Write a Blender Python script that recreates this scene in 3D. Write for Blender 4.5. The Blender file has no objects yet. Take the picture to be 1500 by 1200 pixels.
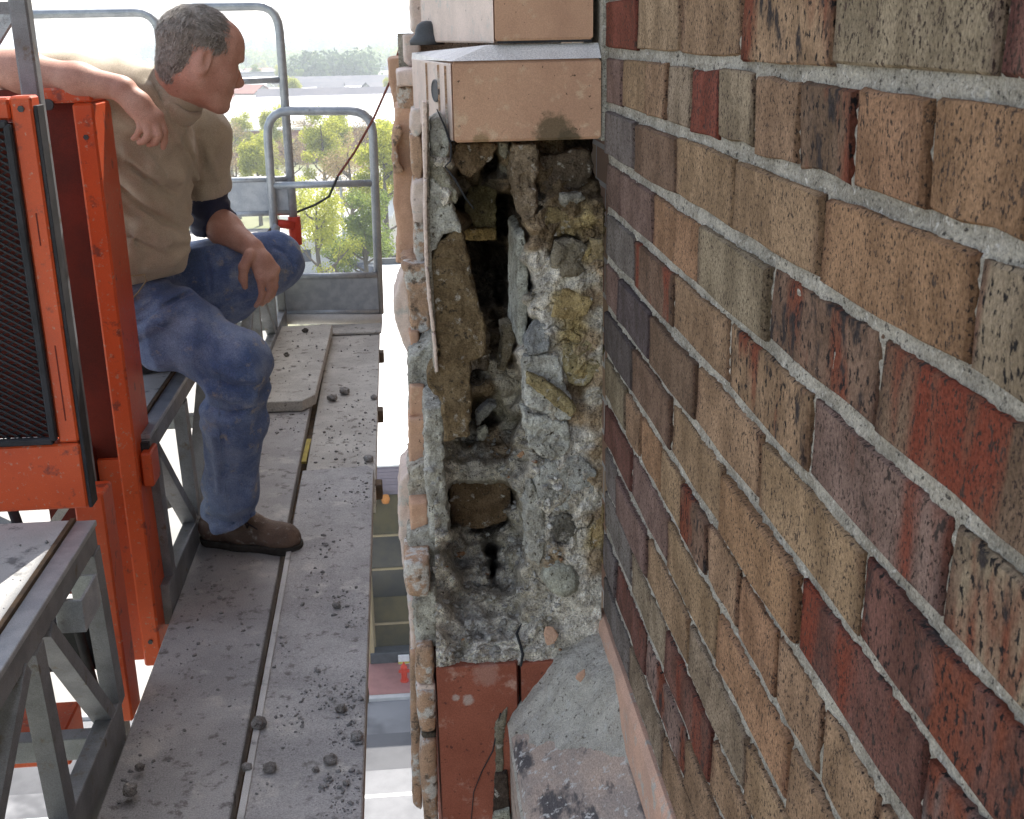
import bpy, bmesh, math, random
import numpy as np
from mathutils import Vector, Matrix
random.seed(7)
rng = np.random.default_rng(11)
SC = bpy.context.scene
COL = SC.collection
PI = math.pi

# ------------------------------------------------------------------ camera
# metres; origin at the photographer's eye, Y runs along the brick wall, Z up, street 22 m below
GZ = -22.0
FPX, PIT, YAW, ROL = 1720.0, math.radians(17.854), math.radians(4.702), math.radians(1.145)
CF = np.array([math.sin(YAW)*math.cos(PIT), math.cos(YAW)*math.cos(PIT), -math.sin(PIT)])
_R = np.array([math.cos(YAW), -math.sin(YAW), 0.0]); _U = np.cross(_R, CF)
CR = math.cos(ROL)*_R - math.sin(ROL)*_U
CU = math.sin(ROL)*_R + math.cos(ROL)*_U
cam = bpy.data.cameras.new('camera'); camo = bpy.data.objects.new('camera', cam); COL.objects.link(camo)
M = Matrix.Identity(4)
for i in range(3):
    M[i][0] = CR[i]; M[i][1] = CU[i]; M[i][2] = -CF[i]
camo.matrix_world = M
cam.sensor_width = 36.0; cam.lens = 36.0*FPX/1500.0
cam.clip_start = 0.02; cam.clip_end = 12000
cam.dof.use_dof = True; cam.dof.focus_distance = 1.6; cam.dof.aperture_fstop = 48
SC.camera = camo

# ------------------------------------------------------------------ sky, sun, exposure
SUN_EL, SUN_AZ = math.radians(52), math.radians(16)      # azimuth from +Y towards +X (behind the building)
world = bpy.data.worlds.new('World'); SC.world = world; world.use_nodes = True
wn = world.node_tree.nodes; wl = world.node_tree.links
bg = wn['Background']
sky = wn.new('ShaderNodeTexSky'); sky.sky_type = 'NISHITA'; sky.sun_disc = False
sky.sun_elevation = SUN_EL; sky.sun_rotation = SUN_AZ; sky.altitude = 100; sky.air_density = 1.0; sky.dust_density = 2.0
hz_ = wn.new('ShaderNodeHueSaturation'); hz_.inputs['Saturation'].default_value = .55      # thin white haze over the whole sky
wl.new(sky.outputs[0], hz_.inputs['Color']); wl.new(hz_.outputs[0], bg.inputs[0]); bg.inputs[1].default_value = 0.12
sl = bpy.data.lights.new('sun', 'SUN'); sl.energy = 3.6; sl.angle = math.radians(0.5); sl.color = (1.0, 0.95, 0.87)
so = bpy.data.objects.new('sun', sl); COL.objects.link(so)
sd = Vector((math.sin(SUN_AZ)*math.cos(SUN_EL), math.cos(SUN_AZ)*math.cos(SUN_EL), math.sin(SUN_EL)))
so.rotation_euler = sd.to_track_quat('Z', 'Y').to_euler(); so.location = (3, 3, 12)
SC.view_settings.view_transform = 'Standard'; SC.view_settings.look = 'None'
SC.view_settings.exposure = 1.6; SC.view_settings.gamma = 1.0
SC.view_settings.use_curve_mapping = False
SC.cycles.max_bounces = 6; SC.cycles.diffuse_bounces = 4; SC.cycles.glossy_bounces = 2; SC.cycles.volume_bounces = 0
SC.cycles.transmission_bounces = 2

# ------------------------------------------------------------------ helpers
def ray(u, v): return CF + (u-750)/FPX*CR - (v-600)/FPX*CU
def at(u, v, ax, val):
    d = ray(u, v); return d*val/d['xyz'.index(ax)]
def atY(u, v, y):
    p = at(u, v, 'y', y); return (float(p[0]), float(y), float(p[2]))
def atZ(u, v, z):
    p = at(u, v, 'z', z); return (float(p[0]), float(p[1]), float(z))

_G = rng.normal(size=(256, 3)); _G /= np.linalg.norm(_G, axis=1)[:, None]
_P = np.concatenate([rng.permutation(256)]*3)
def noise(p):
    p = np.asarray(p, float); i = np.floor(p).astype(int); f = p-i; i &= 255
    w = f*f*f*(f*(f*6-15)+10)
    def g(a, b, c):
        h = _P[_P[_P[(i[..., 0]+a) & 255]+((i[..., 1]+b) & 255)]+((i[..., 2]+c) & 255)]
        v = _G[h]; return v[..., 0]*(f[..., 0]-a)+v[..., 1]*(f[..., 1]-b)+v[..., 2]*(f[..., 2]-c)
    def L(a, b, t): return a+(b-a)*t
    return L(L(L(g(0,0,0), g(1,0,0), w[...,0]), L(g(0,1,0), g(1,1,0), w[...,0]), w[...,1]),
             L(L(g(0,0,1), g(1,0,1), w[...,0]), L(g(0,1,1), g(1,1,1), w[...,0]), w[...,1]), w[...,2])*1.6
def fbm(p, oct=3, gain=.5):
    p = np.asarray(p, float); s = 0; a = 1
    for k in range(oct):
        s = s+a*noise(p*2**k+17.3*k); a *= gain
    return s

def link(o, parent=None):
    COL.objects.link(o)
    if parent is not None: o.parent = parent
    return o
def mesh_obj(name, verts, faces, mat, parent=None, loc=None, smooth=False, colors=None):
    """verts are in world space; loc = the parent's world location"""
    v = np.asarray(verts, float).reshape(-1, 3)
    if loc is None:
        loc = WLOC.get(parent.name, (0, 0, 0)) if parent is not None else (0, 0, 0)
    v = v-np.asarray(loc, float)
    me = bpy.data.meshes.new(name); me.from_pydata(v.tolist(), [], [tuple(int(i) for i in f) for f in faces])
    if smooth: me.polygons.foreach_set('use_smooth', [True]*len(me.polygons))
    if colors is not None:
        ca = me.color_attributes.new('tint', 'FLOAT_COLOR', 'POINT')
        c4 = np.ones((len(v), 4)); c4[:, :3] = colors; ca.data.foreach_set('color', c4.ravel())
    me.update()
    if mat is not None: me.materials.append(mat)
    return link(bpy.data.objects.new(name, me), parent)
WLOC = {}
def thing(name, label, cat, loc=(0, 0, 0), group=None):
    o = bpy.data.objects.new(name, None); o.empty_display_size = .05; COL.objects.link(o); o.location = loc
    WLOC[o.name] = tuple(loc); o['label'] = label; o['category'] = cat
    if group: o['group'] = group
    return o
def tag(o, label, cat, group=None):
    o['label'] = label; o['category'] = cat
    if group: o['group'] = group
    return o
def struct(o): o['kind'] = 'structure'; return o
def stuff(o): o['kind'] = 'stuff'; return o

class MB:
    def __init__(s): s.v = []; s.f = []
    def add(s, vs, fs):
        n = len(s.v); s.v += [tuple(map(float, p)) for p in vs]; s.f += [tuple(i+n for i in f) for f in fs]; return s
    def box(s, lo, hi, c=0.0, rot=None, ctr=None):
        lo = np.minimum(lo, hi).astype(float) if False else np.array(lo, float); hi = np.array(hi, float)
        lo, hi = np.minimum(lo, hi), np.maximum(lo, hi)
        if c <= 0:
            vs = [(x, y, z) for x in (lo[0], hi[0]) for y in (lo[1], hi[1]) for z in (lo[2], hi[2])]
            fs = [(0,1,3,2), (4,6,7,5), (0,4,5,1), (2,3,7,6), (0,2,6,4), (1,5,7,3)]
        else:
            c = min(c, .45*float((hi-lo).min())); vs = []; idx = {}
            for sx in (0,1):
                for sy in (0,1):
                    for sz in (0,1):
                        cr = [(lo, hi)[k][i] for i, k in enumerate((sx, sy, sz))]
                        for ax in range(3):
                            p = list(cr)
                            for a2 in range(3):
                                if a2 != ax: p[a2] += c if (sx, sy, sz)[a2] == 0 else -c
                            idx[(sx, sy, sz, ax)] = len(vs); vs.append(tuple(p))
            fs = []
            for ax in range(3):
                a1, a2 = [a for a in range(3) if a != ax]
                for sgn in (0,1):
                    q = []
                    for (k1, k2) in ((0,0), (1,0), (1,1), (0,1)):
                        key = [0,0,0]; key[ax] = sgn; key[a1] = k1; key[a2] = k2; q.append(idx[(*key, ax)])
                    fs.append(q)
                for k1 in (0,1):
                    for k2 in (0,1):
                        q = []
                        for (sg, f) in ((0,a1), (0,a2), (1,a2), (1,a1)):
                            key = [0,0,0]; key[ax] = sg; key[a1] = k1; key[a2] = k2; q.append(idx[(*key, f)])
                        fs.append(q)
            for sx in (0,1):
                for sy in (0,1):
                    for sz in (0,1): fs.append([idx[(sx, sy, sz, a)] for a in range(3)])
            cc = (lo+hi)/2; V = np.array(vs)      # orient outwards
            for k, q in enumerate(fs):
                n = np.cross(V[q[1]]-V[q[0]], V[q[2]]-V[q[0]])
                if n@(V[list(q)].mean(0)-cc) < 0: fs[k] = q[::-1]
        if rot is not None:
            ctr = (lo+hi)/2 if ctr is None else np.array(ctr)
            vs = [tuple(ctr+np.array(rot)@(np.array(p)-ctr)) for p in vs]
        return s.add(vs, fs)
    def bar(s, a, b, w, h, up=(0,0,1), c=0.0):
        a = np.array(a, float); b = np.array(b, float); d = b-a; L = np.linalg.norm(d); d /= L
        up = np.array(up, float)
        if abs(d@up) > .95: up = np.array((0, 1.0, 0)) if abs(d[1]) < .9 else np.array((1.0, 0, 0))
        sd_ = np.cross(d, up); sd_ /= np.linalg.norm(sd_); u2 = np.cross(sd_, d)
        m = MB().box((0, -w/2, -h/2), (L, w/2, h/2), c)
        R3 = np.array([d, sd_, u2]).T
        return s.add([a+R3@np.array(p) for p in m.v], [f[::-1] for f in m.f] if np.linalg.det(R3) < 0 else m.f)
    def tube(s, pts, r, n=10, cap=True):
        P = np.array(pts, float); rr = r if np.ndim(r) else [r]*len(P); rings = []
        up = np.array((0, 0, 1.0)); t0 = P[1]-P[0]
        if abs(t0[2]) > .9*np.linalg.norm(t0): up = np.array((0, 1.0, 0))
        vs = []; fs = []
        for i, p in enumerate(P):
            t = P[min(i+1, len(P)-1)]-P[max(i-1, 0)]; t = t/np.linalg.norm(t)
            x = np.cross(up, t)
            x /= np.linalg.norm(x); y = np.cross(t, x); up = y
            for k in range(n):
                a = 2*PI*k/n; vs.append(p+rr[i]*(math.cos(a)*x+math.sin(a)*y))
        for i in range(len(P)-1):
            for k in range(n):
                k2 = (k+1) % n; fs.append((i*n+k, i*n+k2, (i+1)*n+k2, (i+1)*n+k))
        if cap: fs.append(tuple(range(n))[::-1]); fs.append(tuple((len(P)-1)*n+k for k in range(n)))
        return s.add(vs, fs)
    def prism(s, poly, lo, hi, ax=2, c=0.0):
        """poly in the two remaining axes (in xyz order), extruded along ax; c chamfers the two end faces' rims"""
        n = len(poly); P = np.array(poly, float)
        area = sum(P[i][0]*P[(i+1) % n][1]-P[(i+1) % n][0]*P[i][1] for i in range(n))
        if area < 0: P = P[::-1]
        ctr = P.mean(0)
        def mk(p, z):
            o = [0, 0, 0]; o[ax] = z; a = [k for k in range(3) if k != ax]; o[a[0]] = p[0]; o[a[1]] = p[1]; return o
        def ins(d):
            out = []
            for i in range(n):
                a = P[i]-P[i-1]; b = P[(i+1) % n]-P[i]
                na = np.array((-a[1], a[0]))/np.linalg.norm(a); nb = np.array((-b[1], b[0]))/np.linalg.norm(b)
                m = (na+nb); m /= max(.3, 1+na@nb); out.append(P[i]+d*m)
            return out
        lv = [(P, lo), (P, hi)] if c <= 0 else [(ins(c), lo), (P, lo+c), (P, hi-c), (ins(c), hi)]
        vs = [mk(p, z) for (pp, z) in lv for p in pp]; fs = []
        for l in range(len(lv)-1):
            for i in range(n):
                j = (i+1) % n; fs.append((l*n+i, l*n+j, (l+1)*n+j, (l+1)*n+i))
        fs.append(tuple(range(n))[::-1]); fs.append(tuple((len(lv)-1)*n+i for i in range(n)))
        if ax == 1: fs = [f[::-1] for f in fs]
        return s.add(vs, fs)
    def lathe(s, prof, ctr, n=20):
        vs = []; fs = []
        for (r, z) in prof:
            for k in range(n):
                a = 2*PI*k/n; vs.append((ctr[0]+r*math.cos(a), ctr[1]+r*math.sin(a), ctr[2]+z))
        for i in range(len(prof)-1):
            for k in range(n):
                k2 = (k+1) % n; fs.append((i*n+k, i*n+k2, (i+1)*n+k2, (i+1)*n+k))
        return s.add(vs, fs)
    def build(s, name, mat, parent=None, smooth=False): return mesh_obj(name, s.v, s.f, mat, parent, smooth=smooth)

# ---- signed-distance bodies -> one mesh (surface nets)
def surface_nets(F, org, h):
    ins = F < 0
    s = ins[:-1,:-1,:-1].astype(np.int8)
    for d in ((1,0,0),(0,1,0),(0,0,1),(1,1,0),(1,0,1),(0,1,1),(1,1,1)):
        s = s+ins[d[0]:ins.shape[0]-1+d[0], d[1]:ins.shape[1]-1+d[1], d[2]:ins.shape[2]-1+d[2]]
    act = np.argwhere((s > 0) & (s < 8))
    ids = -np.ones(s.shape, np.int32); ids[act[:,0], act[:,1], act[:,2]] = np.arange(len(act))
    pos = np.zeros((len(act), 3)); cnt = np.zeros(len(act))
    cs = [(a, b, c) for a in (0,1) for b in (0,1) for c in (0,1)]
    val = {c: F[act[:,0]+c[0], act[:,1]+c[1], act[:,2]+c[2]] for c in cs}
    for a in cs:
        for ax in range(3):
            if a[ax] == 0:
                b = list(a); b[ax] = 1; b = tuple(b)
                fa, fb = val[a], val[b]; m = (fa < 0) != (fb < 0)
                t = np.where(m, fa/np.where(fa == fb, 1, fa-fb), 0)
                p = np.zeros((len(act), 3)); p[:] = a; p[:, ax] = t
                pos[m] += p[m]; cnt[m] += 1
    V = (act+pos/np.maximum(cnt, 1)[:, None])*h+np.asarray(org)
    faces = []
    for ax in range(3):
        sl0 = [slice(None)]*3; sl1 = [slice(None)]*3; sl0[ax] = slice(0, -1); sl1[ax] = slice(1, None)
        A = ins[tuple(sl0)]; B = ins[tuple(sl1)]
        e = np.argwhere(A != B); a1, a2 = (ax+1) % 3, (ax+2) % 3
        ok = (e[:, a1] > 0) & (e[:, a2] > 0) & (e[:, a1] < ids.shape[a1]) & (e[:, a2] < ids.shape[a2]); e = e[ok]
        q = []
        for (d1, d2) in ((-1,-1), (0,-1), (0,0), (-1,0)):
            c = e.copy(); c[:, a1] += d1; c[:, a2] += d2; q.append(ids[c[:,0], c[:,1], c[:,2]])
        q = np.stack(q, 1); sg = A[e[:,0], e[:,1], e[:,2]]
        q[~sg] = q[~sg][:, ::-1]
        faces.append(q[(q >= 0).all(1)])
    return V, np.concatenate(faces)
def relax(V, Fc, n=1, w=.5):
    e = np.concatenate([Fc[:, [0,1]], Fc[:, [1,2]], Fc[:, [2,3]], Fc[:, [3,0]]])
    for _ in range(n):
        s = np.zeros_like(V); c = np.zeros(len(V))
        np.add.at(s, e[:,0], V[e[:,1]]); np.add.at(s, e[:,1], V[e[:,0]])
        np.add.at(c, e[:,0], 1); np.add.at(c, e[:,1], 1)
        V = V+w*(s/np.maximum(c, 1)[:, None]-V)
    return V
class SDF:
    def __init__(s, lo, hi, h):
        s.lo = np.array(lo, float); s.h = h; n = np.ceil((np.array(hi)-s.lo)/h).astype(int)+1; s.n = n
        s.F = np.full(tuple(n), .5, np.float32)
    def _blk(s, lo, hi, m):
        a = np.clip(np.floor((np.array(lo)-m-s.lo)/s.h).astype(int), 0, s.n); b = np.clip(np.ceil((np.array(hi)+m-s.lo)/s.h).astype(int)+1, 0, s.n)
        sl_ = tuple(slice(a[i], b[i]) for i in range(3))
        g = np.meshgrid(*[s.lo[i]+s.h*np.arange(a[i], b[i]) for i in range(3)], indexing='ij')
        return sl_, np.stack(g, -1)
    def _mix(s, sl_, d, k, op):
        F = s.F[sl_]
        if op == 'add':
            if k > 0:
                hh = np.clip(.5+.5*(F-d)/k, 0, 1); r = F+(d-F)*hh-k*hh*(1-hh)
            else: r = np.minimum(F, d)
        elif op == 'sub':
            d = -d
            if k > 0:
                hh = np.clip(.5-.5*(F-d)/k, 0, 1); r = F+(d-F)*hh+k*hh*(1-hh)
            else: r = np.maximum(F, d)
        s.F[sl_] = r
    def cone(s, a, b, ra, rb, k=.02, op='add'):
        a = np.array(a, float); b = np.array(b, float); R = max(ra, rb)
        sl_, P = s._blk(np.minimum(a, b)-R, np.maximum(a, b)+R, k+3*s.h)
        if P.size == 0: return s
        ab = b-a; t = np.clip(((P-a)@ab)/max(ab@ab, 1e-9), 0, 1)
        d = np.linalg.norm(P-a-t[..., None]*ab, axis=-1)-(ra+(rb-ra)*t)
        s._mix(sl_, d, k, op); return s
    def chain(s, pts, rs, k=.02):
        for i in range(len(pts)-1): s.cone(pts[i], pts[i+1], rs[i], rs[i+1], k)
        return s
    def ell(s, c, r, k=.02, op='add', axes=None):
        c = np.array(c, float); r = np.array(r, float); m = r.max()
        sl_, P = s._blk(c-m, c+m, k+3*s.h)
        if P.size == 0: return s
        q = P-c
        if axes is not None: q = q@np.array(axes).T
        k0 = np.linalg.norm(q/r, axis=-1); k1 = np.linalg.norm(q/(r*r), axis=-1)
        d = k0*(k0-1)/np.maximum(k1, 1e-6)
        s._mix(sl_, d, k, op); return s
    def pts(s): return s._blk(s.lo, s.lo+s.h*(s.n-1), 0)
    def mesh(s, rel=1): 
        V, Fc = surface_nets(s.F, s.lo, s.h)
        return (relax(V, Fc, rel) if rel else V), Fc

# ------------------------------------------------------------------ materials
YC_ = 1.585
def mat(name, c1, c2=None, scale=8.0, rough=.85, bump=.15, bscale=60.0, stretch=(1,1,1), spots=None, spots2=None,
        metal=0.0, tint=False, objcol=False, flash=None, contrast=(.35,.65), spec=.3, bdist=.004, sheen=0, grain=.24, gscale=520, blots=(), fired=False):
    m = bpy.data.materials.new(name); m.use_nodes = True; nt = m.node_tree; N = nt.nodes; Lk = nt.links
    b = N['Principled BSDF']; b.inputs['Roughness'].default_value = rough; b.inputs['Metallic'].default_value = metal
    b.inputs['Specular IOR Level'].default_value = spec
    geo = N.new('ShaderNodeNewGeometry'); mp = N.new('ShaderNodeMapping'); Lk.new(geo.outputs['Position'], mp.inputs[0])
    mp.inputs['Scale'].default_value = stretch
    def ns(sc, det=5, rg=.6, src=None):
        n = N.new('ShaderNodeTexNoise'); n.inputs['Scale'].default_value = sc; n.inputs['Detail'].default_value = det
        n.inputs['Roughness'].default_value = rg; Lk.new((src or mp).outputs[0], n.inputs['Vector']); return n
    def ramp(src, lo, hi):
        r = N.new('ShaderNodeMapRange'); r.inputs[1].default_value = lo; r.inputs[2].default_value = hi
        r.interpolation_type = 'SMOOTHSTEP'; Lk.new(src, r.inputs[0]); return r.outputs[0]
    def mix(f, a, bb, mode='MIX'):
        x = N.new('ShaderNodeMix'); x.data_type = 'RGBA'; x.blend_type = mode
        if isinstance(f, float): x.inputs[0].default_value = f
        else: Lk.new(f, x.inputs[0])
        for s_, w in ((6, a), (7, bb)):
            if isinstance(w, tuple): x.inputs[s_].default_value = (*w, 1)
            else: Lk.new(w, x.inputs[s_])
        return x.outputs[2]
    c2 = c2 or tuple(.75*x for x in c1)
    n1 = ns(scale)
    if tint:
        a = N.new('ShaderNodeAttribute'); a.attribute_name = 'tint'; base = a.outputs['Color']
        col = mix(ramp(n1.outputs[0], *contrast), mix(1.0, base, (.72,.70,.68), 'MULTIPLY'), mix(1.0, base, (1.22,1.22,1.22), 'MULTIPLY'))
    elif objcol:
        oi = N.new('ShaderNodeObjectInfo'); base = oi.outputs['Color']
        col = mix(ramp(n1.outputs[0], *contrast), mix(1.0, base, (.74,.72,.70), 'MULTIPLY'), mix(1.0, base, (1.18,1.18,1.18), 'MULTIPLY'))
    else:
        col = mix(ramp(n1.outputs[0], *contrast), c1, c2)
    if flash:      # (colour, scale, stretch, lo, hi) broad streaks of a second body colour
        mp2 = N.new('ShaderNodeMapping'); Lk.new(geo.outputs['Position'], mp2.inputs[0]); mp2.inputs['Scale'].default_value = flash[2]
        n2 = ns(flash[1], 3, .5, mp2); col = mix(ramp(n2.outputs[0], flash[3], flash[4]), col, flash[0])
    for sp, sd_ in ((spots, 1), (spots2, 2)):
        if sp:     # (colour, scale, lo, hi, stretch)
            mp3 = N.new('ShaderNodeMapping'); Lk.new(geo.outputs['Position'], mp3.inputs[0])
            mp3.inputs['Scale'].default_value = sp[4] if len(sp) > 4 else (1,1,1); mp3.inputs['Location'].default_value = (3.1*sd_, 1.7, 9.2*sd_)
            n3 = ns(sp[1], 4, .65, mp3); col = mix(ramp(n3.outputs[0], sp[2], sp[3]), col, sp[0])
    for (bc, br, bcol) in blots:       # a stain with a place of its own
        vm = N.new('ShaderNodeVectorMath'); vm.operation = 'DISTANCE'; Lk.new(geo.outputs['Position'], vm.inputs[0]); vm.inputs[1].default_value = bc
        nz_ = ns(90, 4, .7); ad = N.new('ShaderNodeMath'); ad.operation = 'MULTIPLY_ADD'; Lk.new(nz_.outputs[0], ad.inputs[0]); ad.inputs[1].default_value = -br*1.6; Lk.new(vm.outputs['Value'], ad.inputs[2])
        rr = N.new('ShaderNodeMapRange'); rr.inputs[1].default_value = br*.35; rr.inputs[2].default_value = -br*.1; rr.inputs[3].default_value = 0; rr.inputs[4].default_value = .9; Lk.new(ad.outputs[0], rr.inputs[0])
        col = mix(rr.outputs[0], col, bcol)
    if fired:      # ends and edges of a brick burn darker in the kiln
        tc = N.new('ShaderNodeTexCoord'); sx = N.new('ShaderNodeSeparateXYZ'); Lk.new(tc.outputs['Generated'], sx.inputs[0])
        def edge(o_, k):
            m1 = N.new('ShaderNodeMath'); m1.operation = 'SUBTRACT'; Lk.new(o_, m1.inputs[0]); m1.inputs[1].default_value = .5
            m2 = N.new('ShaderNodeMath'); m2.operation = 'ABSOLUTE'; Lk.new(m1.outputs[0], m2.inputs[0])
            n6 = ns(24, 3, .6); m3 = N.new('ShaderNodeMath'); m3.operation = 'MULTIPLY_ADD'; Lk.new(n6.outputs[0], m3.inputs[0]); m3.inputs[1].default_value = .22; Lk.new(m2.outputs[0], m3.inputs[2])
            return ramp(m3.outputs[0], k, k+.09)
        col = mix(edge(sx.outputs[1], .535), col, mix(1.0, col, (.50,.45,.47), 'MULTIPLY'))
        col = mix(edge(sx.outputs[2], .575), col, mix(1.0, col, (.72,.70,.74), 'MULTIPLY'))
    if grain and scale >= 3:
        ng = ns(gscale, 3, .75); gr = N.new('ShaderNodeMapRange'); gr.inputs[1].default_value = .33; gr.inputs[2].default_value = .67
        gr.inputs[3].default_value = 1-grain; gr.inputs[4].default_value = 1+grain; gr.clamp = True; Lk.new(ng.outputs[0], gr.inputs[0])
        vs_ = N.new('ShaderNodeVectorMath'); vs_.operation = 'SCALE'; Lk.new(col, vs_.inputs[0]); Lk.new(gr.outputs[0], vs_.inputs['Scale']); col = vs_.outputs[0]
    Lk.new(col, b.inputs['Base Color'])
    if bump:
        nb = ns(bscale, 6, .65); bp = N.new('ShaderNodeBump'); bp.inputs['Strength'].default_value = bump; bp.inputs['Distance'].default_value = bdist
        Lk.new(nb.outputs[0], bp.inputs['Height']); Lk.new(bp.outputs[0], b.inputs['Normal'])
    if sheen: b.inputs['Sheen Weight'].default_value = sheen
    return m
DK = (.035,.03,.03)
M_brick = mat('brick_clay', (1,1,1), scale=24, objcol=True, bump=1.0, bscale=420, stretch=(1,1,.7), rough=.95, spec=.06, grain=.36, gscale=480, fired=True,
              spots=((.055,.04,.033), 380, .555, .615, (1,1,.7)), spots2=((.085,.06,.048), 150, .61, .66, (1,1,.6)), bdist=.004)
M_brick_flash = mat('flashed_brick_clay', (1,1,1), scale=24, objcol=True, bump=1.0, bscale=420, stretch=(1,1,.7), rough=.95, spec=.06, grain=.36, gscale=480, fired=True,
              flash=((.20,.055,.034), 15, (1,1,.22), .50, .64), spots=((.05,.035,.03), 380, .555, .615, (1,1,.7)), spots2=((.06,.045,.04), 110, .58, .66, (1,1,.6)), bdist=.004)
M_brick_dark = mat('dark_brick_clay', (1,1,1), scale=28, objcol=True, bump=1.0, bscale=380, stretch=(1,1,.7), rough=.95, spec=.06, grain=.36, gscale=480, fired=True,
              flash=((.185,.062,.038), 20, (1,1,.35), .50, .64), spots=((.025,.022,.022), 190, .54, .62, (1,1,.6)), spots2=((.045,.038,.037), 44, .54, .68, (1,1,.6)), bdist=.004)
M_mortar = mat('lime_mortar', (.36,.328,.275), (.55,.51,.44), scale=22, bump=1.0, bscale=300, spots=((.11,.10,.09), 210, .58, .66), spots2=((.68,.65,.60), 140, .58, .68), bdist=.007, rough=.97, spec=.08, grain=.4, gscale=450)
M_wallfar = None
M_terra = mat('buff_terracotta', (.55,.335,.225), (.48,.285,.19), scale=16, bump=.25, bscale=300, rough=.75, spots=((.12,.07,.045), 110, .655, .70), spots2=((.60,.42,.29), 40, .58, .72), grain=.14,
              blots=((atY(812, 196, YC_), .026, (.13,.095,.055)), (atY(835, 207, YC_), .018, (.10,.075,.045)), (atY(705, 208, YC_), .012, (.30,.20,.11)), (atY(882, 60, YC_+.02), .012, (.20,.15,.10))))
M_terra_l = mat('weathered_buff_terracotta', (.46,.29,.19), (.34,.225,.15), scale=22, bump=.5, bscale=200, rough=.85, spots=((.55,.52,.48), 24, .50, .60), spots2=((.14,.10,.075), 60, .56, .68), grain=.3)
M_glaze_lit = mat('pale_glazed_and_sunlit_terracotta', (.66,.53,.46), (.56,.45,.39), scale=14, bump=.12, bscale=150, rough=.55, spots=((.48,.44,.40), 34, .56, .68), spots2=((.22,.16,.13), 90, .64, .72), grain=.15)  # pale glaze; on the flanks and white cap, sunlight put into the colour
M_redterra = mat('red_terracotta', (.31,.10,.062), (.255,.078,.047), scale=12, bump=.3, bscale=350, rough=.85, grain=.2,
                 spots=((.48,.30,.24), 22, .57, .74), spots2=((.12,.04,.03), 90, .62, .70), blots=((atY(686, 1025, YC_), .009, (.44,.34,.30)), (atY(712, 988, YC_), .020, (.36,.18,.14)), (atY(668, 1022, YC_), .006, (.44,.34,.30))))
M_pink = mat('pink_terracotta_band', (.55,.34,.25), (.45,.29,.22), scale=16, bump=.25, bscale=200, rough=.8, spots=((.40,.37,.33), 26, .54, .66))
M_plinth = mat('stained_plinth_terracotta', (.47,.36,.29), (.33,.275,.24), scale=18, bump=.6, bscale=160, stretch=(1,.5,1), spots=((.10,.09,.09), 26, .50, .62, (1,.4,1)),
               spots2=((.54,.52,.49), 70, .56, .66), grain=.3)
M_relief = mat('broken_masonry', (1,1,1), scale=55, tint=True, bump=1.0, bscale=260, rough=.97, spec=.06, bdist=.006, grain=.38, gscale=380,
               spots=((.10,.08,.06), 150, .60, .69))
M_chunk = mat('broken_stone', (1,1,1), scale=38, objcol=True, bump=1.0, bscale=200, rough=.96, spec=.06, bdist=.006, grain=.34, gscale=380,
               spots=((.07,.055,.04), 120, .58, .68), spots2=((.50,.47,.42), 70, .58, .72), contrast=(.38,.62))
M_galv = mat('galvanised_steel', (.44,.47,.50), (.34,.37,.41), scale=22, bump=.05, bscale=120, rough=.48, metal=.55, spots=((.25,.25,.26), 40, .62, .75))
M_galv_d = mat('dull_galvanised_steel', (.27,.285,.305), (.19,.20,.215), scale=12, bump=.1, bscale=90, rough=.6, metal=.35, spots=((.16,.13,.10), 22, .58, .72))
M_orange = mat('orange_paint', (.62,.090,.020), (.54,.072,.016), scale=5, bump=.08, bscale=80, rough=.42, spec=.45, spots=((.22,.045,.028), 24, .58, .70), spots2=((.48,.22,.15), 90, .60, .68), grain=.1)
M_rubber = mat('black_rubber', (.02,.022,.025), (.035,.035,.04), scale=30, bump=.2, rough=.7)
M_blackmetal = mat('black_painted_mesh', (.018,.02,.022), (.03,.03,.035), scale=40, bump=.1, rough=.55, metal=.2)
M_inner = mat('dark_red_inner', (.16,.022,.012), (.10,.016,.01), scale=8, bump=.1, rough=.7)  # darker red for the unit's backing, web, flange and seams
M_plank = mat('dusty_plank', (.325,.318,.318), (.43,.42,.415), scale=6, bump=.6, bscale=170, rough=.96, spec=.1, contrast=(.32,.68), grain=.28, gscale=300,
              spots=((.19,.18,.172), 30, .55, .70), spots2=((.50,.485,.46), 9, .55, .70))
M_plank_lit = mat('lit_dusty_plank', (.40,.38,.35), (.52,.50,.46), scale=6, bump=.5, bscale=150, rough=.95, spec=.1, spots=((.20,.185,.165), 24, .56, .70), spots2=((.13,.115,.10), 110, .62, .70), grain=.25, gscale=260)  # paler copy for the far planks: stronger light there put into the colour
M_deck = mat('dusty_plywood', (.44,.435,.425), (.55,.545,.53), scale=6, bump=.3, bscale=160, rough=.93, spots=((.20,.20,.20), 18, .55, .70), spots2=((.09,.08,.07), 120, .71, .76))
M_woodedge = mat('brown_ply_edge', (.13,.085,.05), (.075,.055,.04), scale=30, bump=.2)
M_yellow = mat('yellow_tape', (.45,.36,.08), (.35,.28,.08), scale=30)
M_red = mat('red_plastic', (.55,.05,.02), (.48,.04,.02), scale=10, rough=.45, bump=0)
M_debris = mat('mortar_crumbs', (.31,.30,.295), (.20,.195,.19), scale=60, bump=.5, bscale=300, rough=.97)
M_dust = mat('mortar_dust', (.42,.40,.36), (.30,.28,.25), scale=60, bump=.4, bscale=300, rough=.97)
M_white = mat('white_paint', (.72,.72,.70), (.62,.62,.61), scale=10, rough=.5, bump=.05)
M_skin = mat('skin', (.50,.285,.215), (.42,.215,.16), scale=18, bump=.14, bscale=260, rough=.55, spec=.35, spots=((.38,.18,.135), 40, .58, .80), bdist=.003)
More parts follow.
